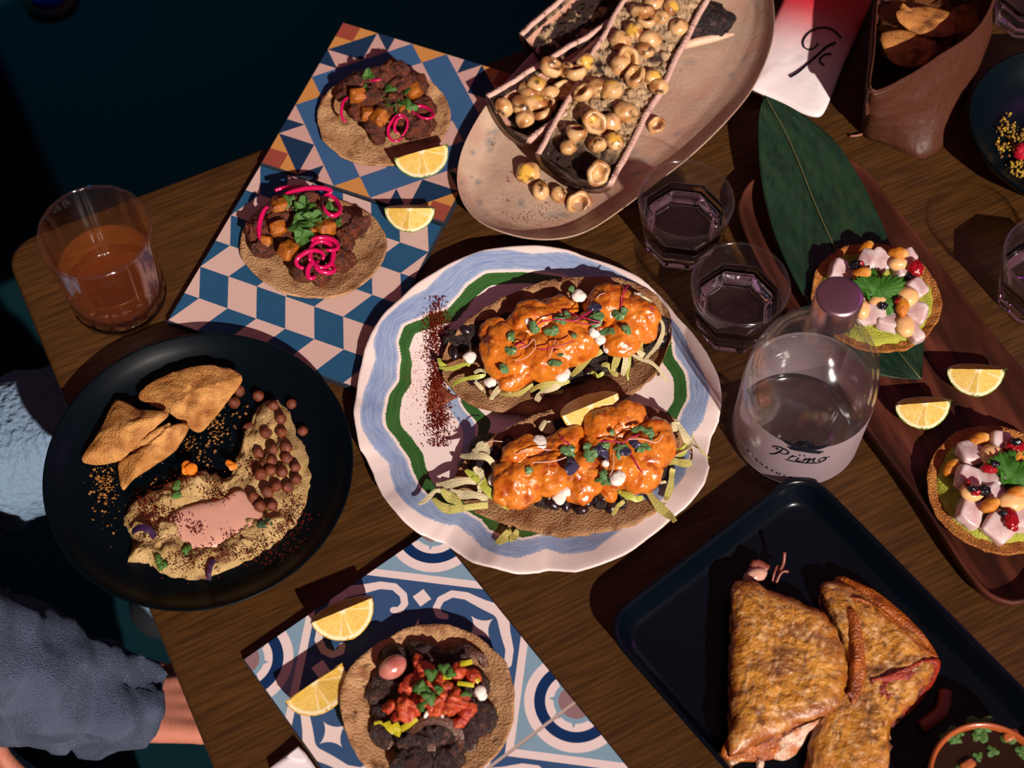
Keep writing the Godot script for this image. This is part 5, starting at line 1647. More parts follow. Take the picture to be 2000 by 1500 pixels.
func fish_tacos() -> void:
	var fm := mat("sauced fish", null, 0.28, {"spec": 0.5, "coat": 0.35, "cr": 0.2, "sss": 0.06, "bump": "fine", "tri": 14.0, "bs": 0.06})
	var cr := mat("crema", S(238, 226, 216), 0.22, {"spec": 0.5, "sss": 0.15})
	var bean := mat("black bean", null, 0.28, {"spec": 0.55})
	var bcf := func(p: Vector3, _i: int, _j: int) -> Color: return C(30, 20, 24).lerp(C(64, 40, 40), clampf(nn(p, 70.0, 2), 0, 1))
	for q in 2:
		var base := tp(1085, 690, 0.0055) if q == 0 else tp(1130, 930, 0.0055)
		var t := thing("fish_taco", "farther fish taco in orange sauce with magenta stems on the scalloped plate" if q == 0 else "nearer fish taco in orange sauce with lettuce spilling over the plate rim", "taco", base, "fish tacos on the scalloped plate")
		if q == 0:
			taco_shell(t, base, pl3([862, 704, 1.3, 880, 660, 2.0, 930, 612, 2.8, 1000, 572, 3.1, 1070, 548, 3.3, 1140, 540, 3.3, 1210, 545, 3.2, 1270, 568, 2.9, 1302, 600, 2.4, 1312, 640, 1.8], base), pl3([862, 708, 1.4, 872, 748, 1.2, 915, 786, 1.2, 975, 802, 1.2, 1040, 808, 1.3, 1110, 805, 1.4, 1180, 792, 1.5, 1240, 765, 1.7, 1285, 722, 1.9, 1311, 660, 2.1], base), 11.0, 0.0022)
		else:
			taco_shell(t, base, pl3([882, 945, 1.2, 905, 900, 2.0, 950, 862, 2.6, 1015, 822, 2.9, 1090, 796, 2.9, 1165, 782, 2.9, 1240, 786, 2.7, 1300, 806, 2.3, 1340, 840, 1.9, 1353, 880, 1.6], base), pl3([885, 955, 1.1, 918, 992, 1.0, 965, 1016, 1.1, 1030, 1036, 1.3, 1095, 1046, 1.5, 1160, 1044, 1.6, 1225, 1028, 1.7, 1285, 995, 1.8, 1330, 950, 1.8, 1353, 895, 1.8], base), 12.0, 0.0022)
		# beans and dark filling under the fish
		var n := 0
		for k in ([[905, 672, 1.5, 2.2], [940, 655, 1.9, 2.4], [985, 730, 1.2, 2.6], [1050, 745, 1.2, 2.6], [1110, 735, 1.3, 2.4], [1180, 715, 1.4, 2.4], [1250, 675, 1.8, 2.2], [1280, 640, 2.0, 1.8], [1010, 640, 2.0, 3.0], [1120, 640, 1.8, 3.2], [1200, 650, 1.8, 3.0]] if q == 0 else [[960, 880, 1.6, 2.4], [930, 915, 1.3, 1.8], [1010, 960, 1.2, 2.4], [1080, 975, 1.3, 2.4], [1150, 965, 1.4, 2.4], [1190, 985, 1.2, 1.8], [1250, 950, 1.5, 2.0], [1290, 930, 1.7, 1.8], [1040, 900, 1.8, 3.0], [1130, 880, 1.8, 3.0], [1220, 880, 2.0, 3.0], [1110, 845, 2.0, 2.2]]):
			n += 1
			part(t, "bean_mash", meat_blob(Vector3(k[3] * 0.85, k[2] * 0.5, k[3] * 0.55) * 0.01, n + 40.0 + q * 30, C(44, 30, 30), C(28, 20, 22), C(84, 70, 48), 0.3, 80.0), meat_m(), tp(k[0], k[1] - 6, 0.006 + k[2] * 0.005) - base)
		for k in ([[928, 742, 1.6], [888, 690, 1.9], [910, 645, 2.6], [1200, 682, 1.9], [1225, 672, 2.1], [1245, 690, 1.9], [1262, 650, 2.4], [1228, 705, 1.6], [1090, 752, 1.5], [1150, 725, 1.7], [962, 752, 1.5], [1290, 665, 2.3]] if q == 0 else [[1105, 985, 1.8], [1080, 985, 1.8], [1150, 980, 1.8], [1175, 968, 1.9], [1135, 995, 1.6], [1195, 990, 1.6], [1070, 970, 1.9], [1225, 962, 1.9], [990, 862, 2.6], [1250, 955, 1.8]]):
			n += 1
			part(t, "black_bean", blob(Vector3(0.0068, 0.0045, 0.0048), 0.08, 90.0, n, 18, 12, 1.0, bcf), bean, tp(k[0], k[1], 0.006 + k[2] * 0.006) - base, Basis.from_euler(Vector3(0.3 * sin(n), n * 1.1, 0.3)))
		# fish in batter and orange sauce
		var fi := 0
		for k in ([[992, 690, 3.0, 2.6, 1.7, 2.9, 0.1], [1062, 700, 3.0, 2.5, 1.6, 2.6, 0.4], [1040, 632, 3.6, 2.7, 1.6, 2.2, 0.2], [1108, 668, 3.2, 3.0, 1.7, 2.6, 0.3], [1082, 612, 3.6, 2.2, 1.4, 1.6, 0.2], [1152, 648, 3.1, 2.1, 1.4, 1.9, 0.4], [1190, 596, 3.9, 2.2, 1.6, 2.1, 0.0], [1240, 622, 3.5, 2.3, 1.7, 2.4, 0.6], [1216, 662, 3.0, 2.0, 1.5, 1.7, 0.4], [968, 655, 3.0, 1.6, 1.3, 1.7, 0.0], [1015, 735, 2.4, 2.3, 1.1, 1.1, 0.2]] if q == 0 else [[1016, 940, 2.8, 2.9, 1.6, 2.2, 0.3], [1070, 925, 3.0, 2.2, 1.6, 2.3, 0.1], [1020, 888, 3.2, 2.3, 1.4, 1.6, 0.2], [1132, 935, 2.9, 2.1, 1.6, 2.4, 0.0], [1100, 872, 3.4, 2.4, 1.5, 1.6, 0.3], [1185, 835, 3.8, 2.0, 1.6, 2.0, 0.2], [1228, 822, 3.8, 1.9, 1.4, 1.7, 0.4], [1212, 905, 3.2, 2.6, 1.7, 2.4, 0.4], [1270, 872, 3.4, 2.6, 1.8, 2.4, 0.5], [1252, 925, 2.9, 2.0, 1.4, 1.8, 0.2], [1175, 880, 3.4, 2.0, 1.4, 1.8, 0.3], [1188, 955, 2.2, 0.9, 0.9, 1.5, 0.0], [990, 962, 2.4, 1.6, 1.1, 1.1, 0.3]]):
			fi += 1
			var sd := fi + q * 20.0
			var fcf := func(p: Vector3, _i: int, _j: int) -> Color:
				var c := C(214, 126, 38).lerp(C(192, 96, 24), clampf(0.5 + nn(p, 60.0, sd), 0, 1))
				return c.lerp(C(146, 50, 14), smoothstep(0.12, 0.5, nn(p, 45.0, sd + 7)) * 0.8).lerp(C(226, 160, 80), smoothstep(0.3, 0.6, nn(p, 130.0, sd + 3)) * 0.7)
			part(t, "battered_fish", blob(Vector3(k[3], k[4], k[5]) * 0.0097, 0.28, 40.0, sd, 60, 40, 1.0, fcf), fm, tp(k[0], k[1], k[2] * 0.0098) - base, Basis.from_euler(Vector3(0.25, k[6] + 0.3, 0.1)))
		for k in ([[917, 697, 3.0, 1.0], [958, 746, 2.3, 0.9], [1098, 732, 2.7, 1.15], [1031, 627, 5.0, 0.6], [1160, 650, 4.6, 0.85], [1172, 664, 4.3, 0.8], [1187, 680, 3.2, 0.8], [1130, 577, 4.6, 1.1], [1245, 580, 4.3, 0.8]] if q == 0 else [[967, 937, 2.8, 1.05], [1092, 972, 2.9, 1.0], [1104, 960, 3.2, 0.9], [1206, 934, 4.6, 1.1], [1054, 864, 4.3, 1.1], [994, 882, 3.6, 1.0], [1152, 840, 4.4, 0.8], [1292, 832, 4.4, 1.0], [1182, 905, 5.0, 0.5]]):
			n += 1
			part(t, "crema_dollop", blob(Vector3(k[3], 0.62, k[3] * 0.85) * 0.0066, 0.34, 110.0, n, 24, 16), cr, tp(k[0], k[1], k[2] * 0.0095) - base, Basis(Vector3.UP, n))
		if q == 0:
			lettuce(t, base, [[[70, 690, 2.2, 110, 740, 2.0, 170, 780, 1.7], 6, 0.4, 2], [[80, 760, 2.1, 200, 750, 2.1, 320, 735, 2.4], 5, 0.5, 2], [[165, 890, 1.7, 300, 842, 1.9, 430, 812, 2.1], 5, 0.7, 2], [[340, 790, 2.3, 480, 775, 2.5], 4.5, 0.2, 1], [[480, 1015, 1.5, 520, 940, 1.9, 565, 850, 2.3], 6, 0.3, 1], [[550, 965, 1.5, 700, 950, 1.7, 810, 890, 2.1], 5, 0.6, 0], [[620, 950, 1.7, 640, 870, 2.1], 4, 0.2, 1], [[770, 950, 1.8, 900, 890, 2.2, 1080, 870, 2.3], 7, 0.8, 0], [[820, 1015, 1.5, 900, 940, 1.9, 1010, 890, 2.2], 8, 0.5, 1], [[860, 900, 2.0, 960, 960, 1.7, 1050, 930, 1.8], 5, 0.4, 2], [[1100, 810, 2.0, 1240, 690, 2.6, 1350, 620, 3.0], 7, 0.5, 0], [[1220, 760, 1.9, 1300, 830, 1.7, 1360, 790, 1.8], 4.5, 0.6, 2], [[1340, 720, 2.3, 1400, 760, 2.0, 1470, 810, 1.8], 6, 0.3, 0], [[1438, 790, 2.0, 1470, 560, 3.2], 7.5, 0.1, 0], [[1508, 815, 1.9, 1520, 700, 2.6, 1505, 590, 3.0], 7, 0.2, 1], [[1555, 860, 1.8, 1548, 740, 2.3, 1560, 640, 2.8], 3, 0.2, 2], [[1560, 640, 2.8, 1700, 710, 2.4, 1860, 860, 1.9], 4.5, 0.3, 1], [[1600, 600, 3.0, 1650, 640, 2.6, 1700, 690, 2.4], 6, 0.5, 1], [[1680, 700, 2.5, 1780, 560, 3.2, 1810, 430, 3.6, 1740, 310, 4.0], 4.5, 0.2, 1], [[1590, 185, 4.4, 1660, 205, 4.3, 1720, 250, 4.1], 5, 0.3, 1], [[1630, 520, 3.2, 1665, 620, 2.7], 4, 0.2, 0], [[300, 830, 1.8, 380, 880, 1.6, 420, 960, 1.5], 4, 0.3, 1]], 840, 530, 4.0)
			micro(t, base, [[640, 530, 4.9, 9, 1], [665, 620, 4.7, 9, 1], [612, 720, 4.0, 9, 0], [985, 340, 5.3, 10, 1], [1050, 345, 5.2, 6, 0], [830, 480, 5.2, 9, 1], [1000, 450, 5.2, 10, 1], [1280, 290, 5.5, 13, 0], [1230, 270, 5.2, 10, 2], [1480, 330, 5.3, 10, 1], [1510, 350, 5.4, 10, 1], [1440, 430, 5.2, 12, 0], [1520, 410, 5.2, 8, 1], [910, 700, 4.6, 11, 0], [1110, 165, 5.0, 5, 0], [1410, 180, 5.4, 7, 0], [1525, 270, 5.4, 5, 0], [990, 640, 5.0, 5, 0], [1115, 515, 5.2, 5, 0]], [[[810, 440, 5.0, 880, 390, 5.5, 1000, 375, 5.7, 1130, 385, 5.8, 1200, 345, 5.8, 1260, 310, 5.8], 0.65, 0], [[1080, 315, 5.2, 1150, 345, 5.6, 1260, 380, 5.6, 1330, 395, 5.4], 0.6, 0], [[1130, 400, 5.4, 1240, 415, 5.5, 1320, 405, 5.3], 0.55, 0], [[830, 605, 5.0, 920, 605, 5.3, 1030, 575, 5.4, 1125, 540, 5.4], 0.6, 0], [[665, 585, 4.8, 700, 560, 5.1, 745, 575, 5.2, 690, 600, 5.0], 0.6, 0], [[680, 600, 4.9, 750, 590, 5.2, 810, 530, 5.4, 820, 600, 5.2, 740, 680, 4.8, 660, 695, 4.5], 0.4, 1], [[860, 440, 5.3, 920, 410, 5.5], 0.4, 1], [[930, 680, 4.8, 960, 590, 5.1, 980, 530, 5.2], 0.4, 1], [[1490, 290, 5.2, 1505, 190, 5.6, 1545, 110, 5.6], 0.6, 0], [[1300, 215, 5.4, 1330, 180, 5.6, 1420, 160, 5.4], 0.4, 1]], 840, 530, 4.0)
		else:
			lettuce(t, base, [[[150, 475, 2.8, 280, 490, 3.2, 380, 540, 3.0, 420, 600, 2.6], 8, 0.7, 1], [[-25, 690, 2.3, 150, 680, 2.4, 330, 655, 2.4], 9, 0.4, 1], [[-40, 800, 2.2, 30, 850, 2.2, 120, 880, 2.1, 350, 840, 2.0], 9, 0.5, 0], [[80, 735, 2.1, 200, 770, 2.1, 350, 800, 2.1], 9, 0.3, 1], [[225, 635, 2.6, 340, 720, 2.5, 490, 875, 1.8], 8, 0.9, 2], [[255, 565, 3.0, 310, 660, 2.7], 8, 0.6, 1], [[195, 590, 2.7, 280, 650, 2.6, 340, 730, 2.4], 9, 0.8, 2], [[270, 770, 2.0, 300, 680, 2.5], 5, 0.3, 1], [[-150, 830, 2.8, -60, 760, 2.7, 20, 730, 2.6], 5, 0.3, 1], [[20, 730, 2.5, 90, 800, 2.3, 160, 880, 2.2], 10, 0.3, 0], [[1490, 730, 2.2, 1590, 850, 2.2, 1690, 970, 2.6], 9, 0.3, 0], [[1480, 760, 2.1, 1540, 700, 2.3, 1565, 610, 2.5], 7, 0.9, 1], [[1635, 530, 2.6, 1810, 535, 2.4], 9, 0.2, 0], [[1630, 800, 2.1, 1660, 680, 2.3, 1690, 570, 2.5], 7, 0.3, 0], [[1710, 230, 3.6, 1770, 330, 3.4, 1790, 420, 3.2, 1690, 490, 3.0], 8, 0.7, 1], [[1640, 290, 3.5, 1720, 260, 3.6], 10, 0.5, 1], [[1670, 430, 3.0, 1740, 460, 3.0, 1800, 400, 3.1], 9, 0.8, 2], [[1810, 340, 3.0, 1880, 430, 2.8, 1935, 510, 2.6], 1.6, 0.1, 0], [[1340, 790, 2.0, 1420, 720, 2.4, 1500, 680, 2.5], 7, 0.7, 0], [[415, 1125, 2.0, 470, 1060, 1.7, 500, 1030, 1.5], 9, 0.5, 0], [[520, 1110, 1.8, 545, 1030, 1.4], 7, 0.3, 0], [[1240, 900, 1.7, 1330, 810, 2.0], 5, 0.4, 0], [[1290, 730, 2.3, 1380, 800, 2.1, 1470, 780, 2.1], 7, 0.9, 2], [[1560, 640, 2.4, 1600, 680, 2.2, 1640, 680, 2.2], 3, 0.5, 1], [[720, 250, 3.2, 760, 290, 3.0, 820, 260, 3.0], 14, 0.4, 1], [[250, 440, 3.0, 300, 420, 3.2, 340, 470, 3.0], 12, 0.6, 1]], 860, 760, 3.7)
			micro(t, base, [[935, 495, 5.0, 13, 0], [960, 440, 5.0, 11, 1], [990, 500, 5.0, 14, 2], [1120, 410, 5.0, 12, 2], [1100, 470, 4.9, 9, 1], [1090, 530, 4.6, 9, 1], [1220, 400, 5.0, 9, 1], [1285, 370, 5.2, 13, 0], [1280, 440, 5.0, 9, 2], [1410, 445, 5.1, 12, 0], [1440, 400, 5.2, 9, 2], [1470, 255, 5.3, 10, 1], [1495, 275, 5.3, 10, 1], [1135, 650, 4.2, 12, 0], [1190, 665, 4.2, 8, 1], [1190, 640, 4.3, 7, 1], [655, 550, 4.6, 6, 0], [1150, 590, 4.6, 6, 1], [1050, 430, 5.0, 7, 1], [1520, 430, 5.0, 6, 1], [1270, 300, 5.2, 5, 0]], [[[660, 530, 4.8, 780, 525, 5.2, 860, 510, 5.3, 910, 490, 5.2], 0.6, 1], [[450, 495, 3.6, 560, 465, 4.6, 680, 440, 5.0, 800, 440, 4.9], 0.5, 1], [[1340, 365, 5.3, 1450, 360, 5.5, 1560, 385, 5.4, 1610, 330, 5.3], 0.6, 1], [[1310, 395, 5.2, 1380, 350, 5.5, 1440, 330, 5.4], 0.6, 0], [[1150, 375, 5.1, 1240, 375, 5.3, 1300, 385, 5.2], 0.65, 0], [[865, 340, 5.0, 900, 375, 5.1, 940, 405, 5.0], 0.6, 0], [[1350, 410, 5.0, 1400, 510, 4.9, 1455, 600, 4.6], 0.6, 0], [[1210, 640, 4.3, 1250, 570, 4.8, 1250, 450, 5.2], 0.4, 1], [[320, 395, 3.6, 380, 375, 3.9, 450, 380, 4.0], 0.45, 1], [[1250, 310, 5.0, 1320, 270, 5.3], 0.4, 1]], 860, 760, 3.7)


# ---------------------------------------------------------------- raw fish tostadas on the wood platter
func ceviche_tostadas() -> void:
	# the long green leaf under the farther tostada, and its folded tail
	var c := tp(1600, 400)
	c.y = TY + 0.012
	var t := thing("green_leaf", "long dark green leaf laid along the wood platter under the farther fish tostada", "leaf", c)
	var left := cat(pl3([1493, 188, 4.4, 1482, 225, 4.0, 1480, 280, 3.4, 1484, 345, 2.9, 1498, 420, 2.4, 1525, 500, 2.0, 1565, 580, 1.7, 1610, 650, 1.5, 1665, 705, 1.4, 1720, 735, 1.3, 1797, 742, 1.3], c), 6, false)
	var right := cat(pl3([1494, 187, 4.4, 1540, 210, 4.2, 1590, 245, 3.8, 1632, 285, 3.3, 1668, 340, 2.8, 1700, 400, 2.4, 1722, 450, 2.1, 1752, 520, 1.8, 1782, 590, 1.6, 1802, 660, 1.4, 1800, 740, 1.3], c), 6, false)
	var R := []
	var m := 22
	for i in left.size():
		var top := []
		var low := []
		for k in m + 1:
			var u := float(k) / m
			var p: Vector3 = (left[i] as Vector3).lerp(right[i], u)
			p.y += 0.006 * pow(absf(u - 0.5) * 2.0, 2) * sin(PI * float(i) / left.size()) + 0.0005 * sin(u * 46.0)
			top.append(p)
			low.append(p - Vector3(0, 0.0006, 0))
		low.reverse()
		R.append(top + low)
	var lc := func(p: Vector3, _i: int, _j: int) -> Color: return C(19, 40, 28).lerp(C(34, 58, 38), clampf(0.5 + nn(Vector3((p.x * 0.83 - p.z * 0.55) * 5.0, 0, (p.x * 0.55 + p.z * 0.83) * 0.6), 28.0, 4) * 1.2, 0, 1))
	part(t, "leaf_blade", loft(R, 3, lc), mat("leaf blade", null, 0.42, {"spec": 0.4, "back": Color(0.03, 0.08, 0.03), "bump": "grit", "tri": Vector3(12, 12, 12), "bs": 0.05}))
	var rib := []
	for i in range(0, left.size(), 3):
		rib.append((left[i] as Vector3).lerp(right[i], 0.5) + Vector3(0, 0.0008, 0))
	part(t, "midrib", tube(rib, 0.0008, 6), mat("midrib", S(82, 84, 50), 0.5))
	var guac := mat("guacamole", null, 0.4, {"spec": 0.45, "bump": "fine", "tri": 30.0, "bs": 0.15})
	var fish := mat("raw fish", null, 0.24, {"spec": 0.5, "sss": 0.25, "coat": 0.3})
	var nut := mat("corn nut", null, 0.35, {"spec": 0.5, "bump": "fine", "tri": 50.0, "bs": 0.06})
	var mayo := mat("orange mayo", S(232, 180, 120), 0.3, {"spec": 0.5, "sss": 0.1})
	var red := mat("red salsa", S(150, 14, 22), 0.2, {"spec": 0.6})
	var blackm := mat("black sesame paste", S(16, 16, 24), 0.2, {"spec": 0.6})
	var crisp := mat("crisp tostada", null, 0.45, {"spec": 0.4, "bump": "fine", "tri": 26.0, "bs": 0.22})
	for q in 2:
		var th := 0.019 if q == 0 else 0.013
		var cx := 1708.0 if q == 0 else 1945.0
		var cy := 588.0 if q == 0 else 962.0
		var base := tp(cx, cy, th)
		t = thing("fish_tostada", "raw fish tostada half hidden behind the bottle cap on the green leaf" if q == 0 else "raw fish tostada at the right edge on the bare wood platter", "tostada", base, "raw fish tostadas")
		var ccf := func(p: Vector3, _i: int, _j: int) -> Color: return C(156, 92, 36).lerp(C(188, 124, 60), clampf(0.5 + 1.2 * nn(p, 60.0, 21.0 + q), 0, 1)).lerp(C(104, 56, 24), clampf(1.2 * nn(p, 110.0, 25.0), 0, 0.6))
		tortilla(t, tp(cx, cy, th + 0.003), base, 0.0605 if q == 0 else 0.0625, 0.0605 if q == 0 else 0.0625, 0.4, func(u: float, v: float) -> float: return 0.008 * pow(u * u + v * v, 2.0) + 0.0025 * nz.get_noise_2d(u * 5.0 + q * 9.0, v * 5.0), 13.0 + q, "tostada_base", crisp, ccf)
		var gcf := func(p: Vector3, _i: int, _j: int) -> Color: return C(178, 182, 66).lerp(C(146, 154, 46), clampf(0.5 + nn(p, 80.0, 3), 0, 1)).lerp(C(94, 96, 34), smoothstep(0.3, 0.5, nn(p, 120.0, 5)) * 0.6)
		var out := []
		for j in 72:
			var a := TAU * j / 72.0
			var r := 0.0548 * (1.0 + 0.07 * nz.get_noise_2d(cos(a) * 2.5 + q * 5.0, sin(a) * 2.5))
			out.append(Vector3(cos(a) * r, 0.0045, sin(a) * r))
		part(t, "guacamole", sheet(out, 0.002, 20, func(p: Vector3, f: float) -> float: return 0.008 * pow(1.0 - pow(f, 6), 0.6) + 0.0028 * nn(p, 75.0, 2.0 + q) * (1.2 - f * f), gcf), guac)
		var ox := 1580.0 if q == 0 else 1810.0
		var oy := 470.0 if q == 0 else 820.0
		var sc := 6.25 if q == 0 else 5.17
		var fcf := func(p: Vector3, _i: int, _j: int) -> Color: return C(200, 168, 166).lerp(C(222, 204, 200), clampf(0.5 + nn(p, 70.0, 8), 0, 1)).lerp(C(176, 122, 124), clampf(nn(p, 110.0, 2), 0, 0.6))
		var n := q * 40
		for k in ([[380, 380, 2.2, 1.25, 1.2], [720, 240, 2.1, 1.0, 1.1], [870, 240, 2.1, 1.1, 1.3], [1190, 215, 2.0, 0.9, 1.1], [680, 500, 2.3, 1.2, 1.0], [760, 900, 2.1, 1.15, 1.6], [970, 990, 2.0, 1.3, 1.1], [1300, 880, 2.1, 1.2, 1.2], [1300, 590, 2.2, 1.1, 1.1], [1275, 1130, 1.6, 0.7, 1.2], [1130, 350, 2.1, 1.0, 0.8], [1000, 770, 2.2, 0.9, 0.9], [560, 760, 2.0, 1.2, 1.2]] if q == 0 else [[440, 340, 2.1, 1.3, 1.3], [740, 240, 2.1, 1.2, 1.2], [420, 600, 2.2, 1.4, 1.3], [440, 930, 1.9, 1.6, 1.3], [730, 1080, 1.9, 1.5, 1.5], [700, 750, 2.2, 1.0, 1.1], [650, 590, 2.2, 1.3, 1.2], [950, 1000, 2.0, 1.3, 1.3], [870, 480, 2.0, 1.0, 1.0], [1100, 560, 2.1, 1.4, 1.2], [1180, 850, 2.0, 1.4, 1.2]]):
			n += 1
			part(t, "fish_cube", blob(Vector3(k[3], 0.8, k[4]) * 0.0088, 0.14, 100.0, n, 24, 16, 0.4, fcf), fish, tp(ox + k[0] / sc, oy + k[1] / sc, th + k[2] * 0.009) - base, Basis.from_euler(Vector3(0.35 * sin(n * 1.9), n * 1.31, 0.35 * cos(n * 1.1))))
		for k in ([[700, 100, 2.2, 0.6], [1090, 150, 3.2, -0.5], [640, 400, 3.4, -0.2], [1140, 810, 3.2, 1.2]] if q == 0 else [[250, 485, 1.9, 0.5], [525, 200, 2.4, 0.1], [640, 860, 3.0, 0.2], [910, 420, 2.8, 1.0], [890, 745, 3.2, 0.1]]):
			n += 1
			part(t, "corn_nut", blob(Vector3(0.0095, 0.0052, 0.0062), 0.14, 130.0, n, 22, 14, 1.0, func(p: Vector3, _i: int, _j: int) -> Color: return C(212, 134, 30).lerp(C(176, 96, 20), clampf(0.5 + nn(p, 90.0, 3), 0, 1)).lerp(C(226, 176, 96), smoothstep(0.004, 0.009, p.x))), nut, tp(ox + k[0] / sc, oy + k[1] / sc, th + k[2] * 0.0095) - base, Basis.from_euler(Vector3(0.2, k[3] + 0.3, 0.3)))
		for k in ([[1085, 285, 2.6, 1.1, 0.8], [640, 830, 2.6, 0.95, 1.3], [860, 750, 2.7, 1.3, 0.8], [1200, 680, 2.8, 1.3, 1.2], [1165, 1040, 2.4, 1.15, 1.4]] if q == 0 else [[655, 360, 2.7, 1.3, 1.3], [460, 730, 2.8, 1.4, 1.0], [860, 820, 2.8, 1.5, 1.2], [1120, 700, 2.6, 1.3, 1.2]]):
			n += 1
			part(t, "mayo_dollop", blob(Vector3(k[3], 0.85, k[4]) * 0.0082, 0.1, 90.0, n, 24, 16), mayo, tp(ox + k[0] / sc, oy + k[1] / sc, th + k[2] * 0.0095) - base)
		for k in ([[1300, 330, 3.0, 1.1, 1.2, 0], [1250, 430, 2.4, 1.0, 0.8, 1], [580, 300, 3.4, 1.1, 0.8, 1], [635, 285, 3.5, 0.4, 0.4, 0], [900, 800, 3.2, 0.7, 0.5, 1], [1320, 450, 2.3, 0.4, 0.4, 0], [1085, 745, 3.4, 0.5, 0.4, 0]] if q == 0 else [[890, 260, 3.0, 1.4, 1.1, 0], [905, 225, 3.5, 0.8, 0.5, 1], [640, 490, 3.3, 1.3, 0.7, 0], [685, 450, 3.6, 0.7, 0.5, 1], [470, 700, 3.7, 0.8, 0.5, 1], [575, 710, 3.7, 1.0, 0.7, 1], [500, 735, 3.7, 0.6, 0.4, 0], [410, 635, 3.4, 0.4, 0.6, 0], [850, 1000, 3.0, 1.0, 1.7, 0], [765, 945, 3.1, 0.6, 0.4, 1]]):
			n += 1
			part(t, "salsa_spoonful" if k[5] == 0 else "black_paste", blob(Vector3(k[3], 0.6, k[4]) * 0.0068, 0.35, 260.0, n, 22, 14), red if k[5] == 0 else blackm, tp(ox + k[0] / sc, oy + k[1] / sc, th + k[2] * 0.0092) - base)
		# one large cilantro leaf with a toothed outline
		var lp := tp(ox + (740.0 if q == 0 else 770.0) / sc, oy + (690.0 if q == 0 else 610.0) / sc, th + 0.033) - base
		part(t, "cilantro_leaf", fan_leaf(0.037, 1.0), mat("cilantro", S(54, 106, 30), 0.4, {"spec": 0.4, "back": Color(0.1, 0.22, 0.04), "bump": "fine", "tri": 50.0, "bs": 0.06}), lp, Basis.from_euler(Vector3(0.2, 0.55 if q == 0 else 0.3, 0.12)))
		part(t, "cilantro_leaf", fan_leaf(0.03, 3.0), mat("cilantro"), lp + Vector3(0.002, -0.002, -0.002), Basis.from_euler(Vector3(0.4, 1.3 if q == 0 else 1.0, 0.1)))
		for k in 8:
			var a := k * 0.8 + q
			part(t, "onion_dice", blob(Vector3(0.0035, 0.002, 0.003), 0.2, 200.0, k, 12, 8, 0.5), mat("green onion dice", S(196, 192, 130), 0.35), Vector3(cos(a) * 0.03, 0.018, sin(a) * 0.028), Basis(Vector3.UP, k))


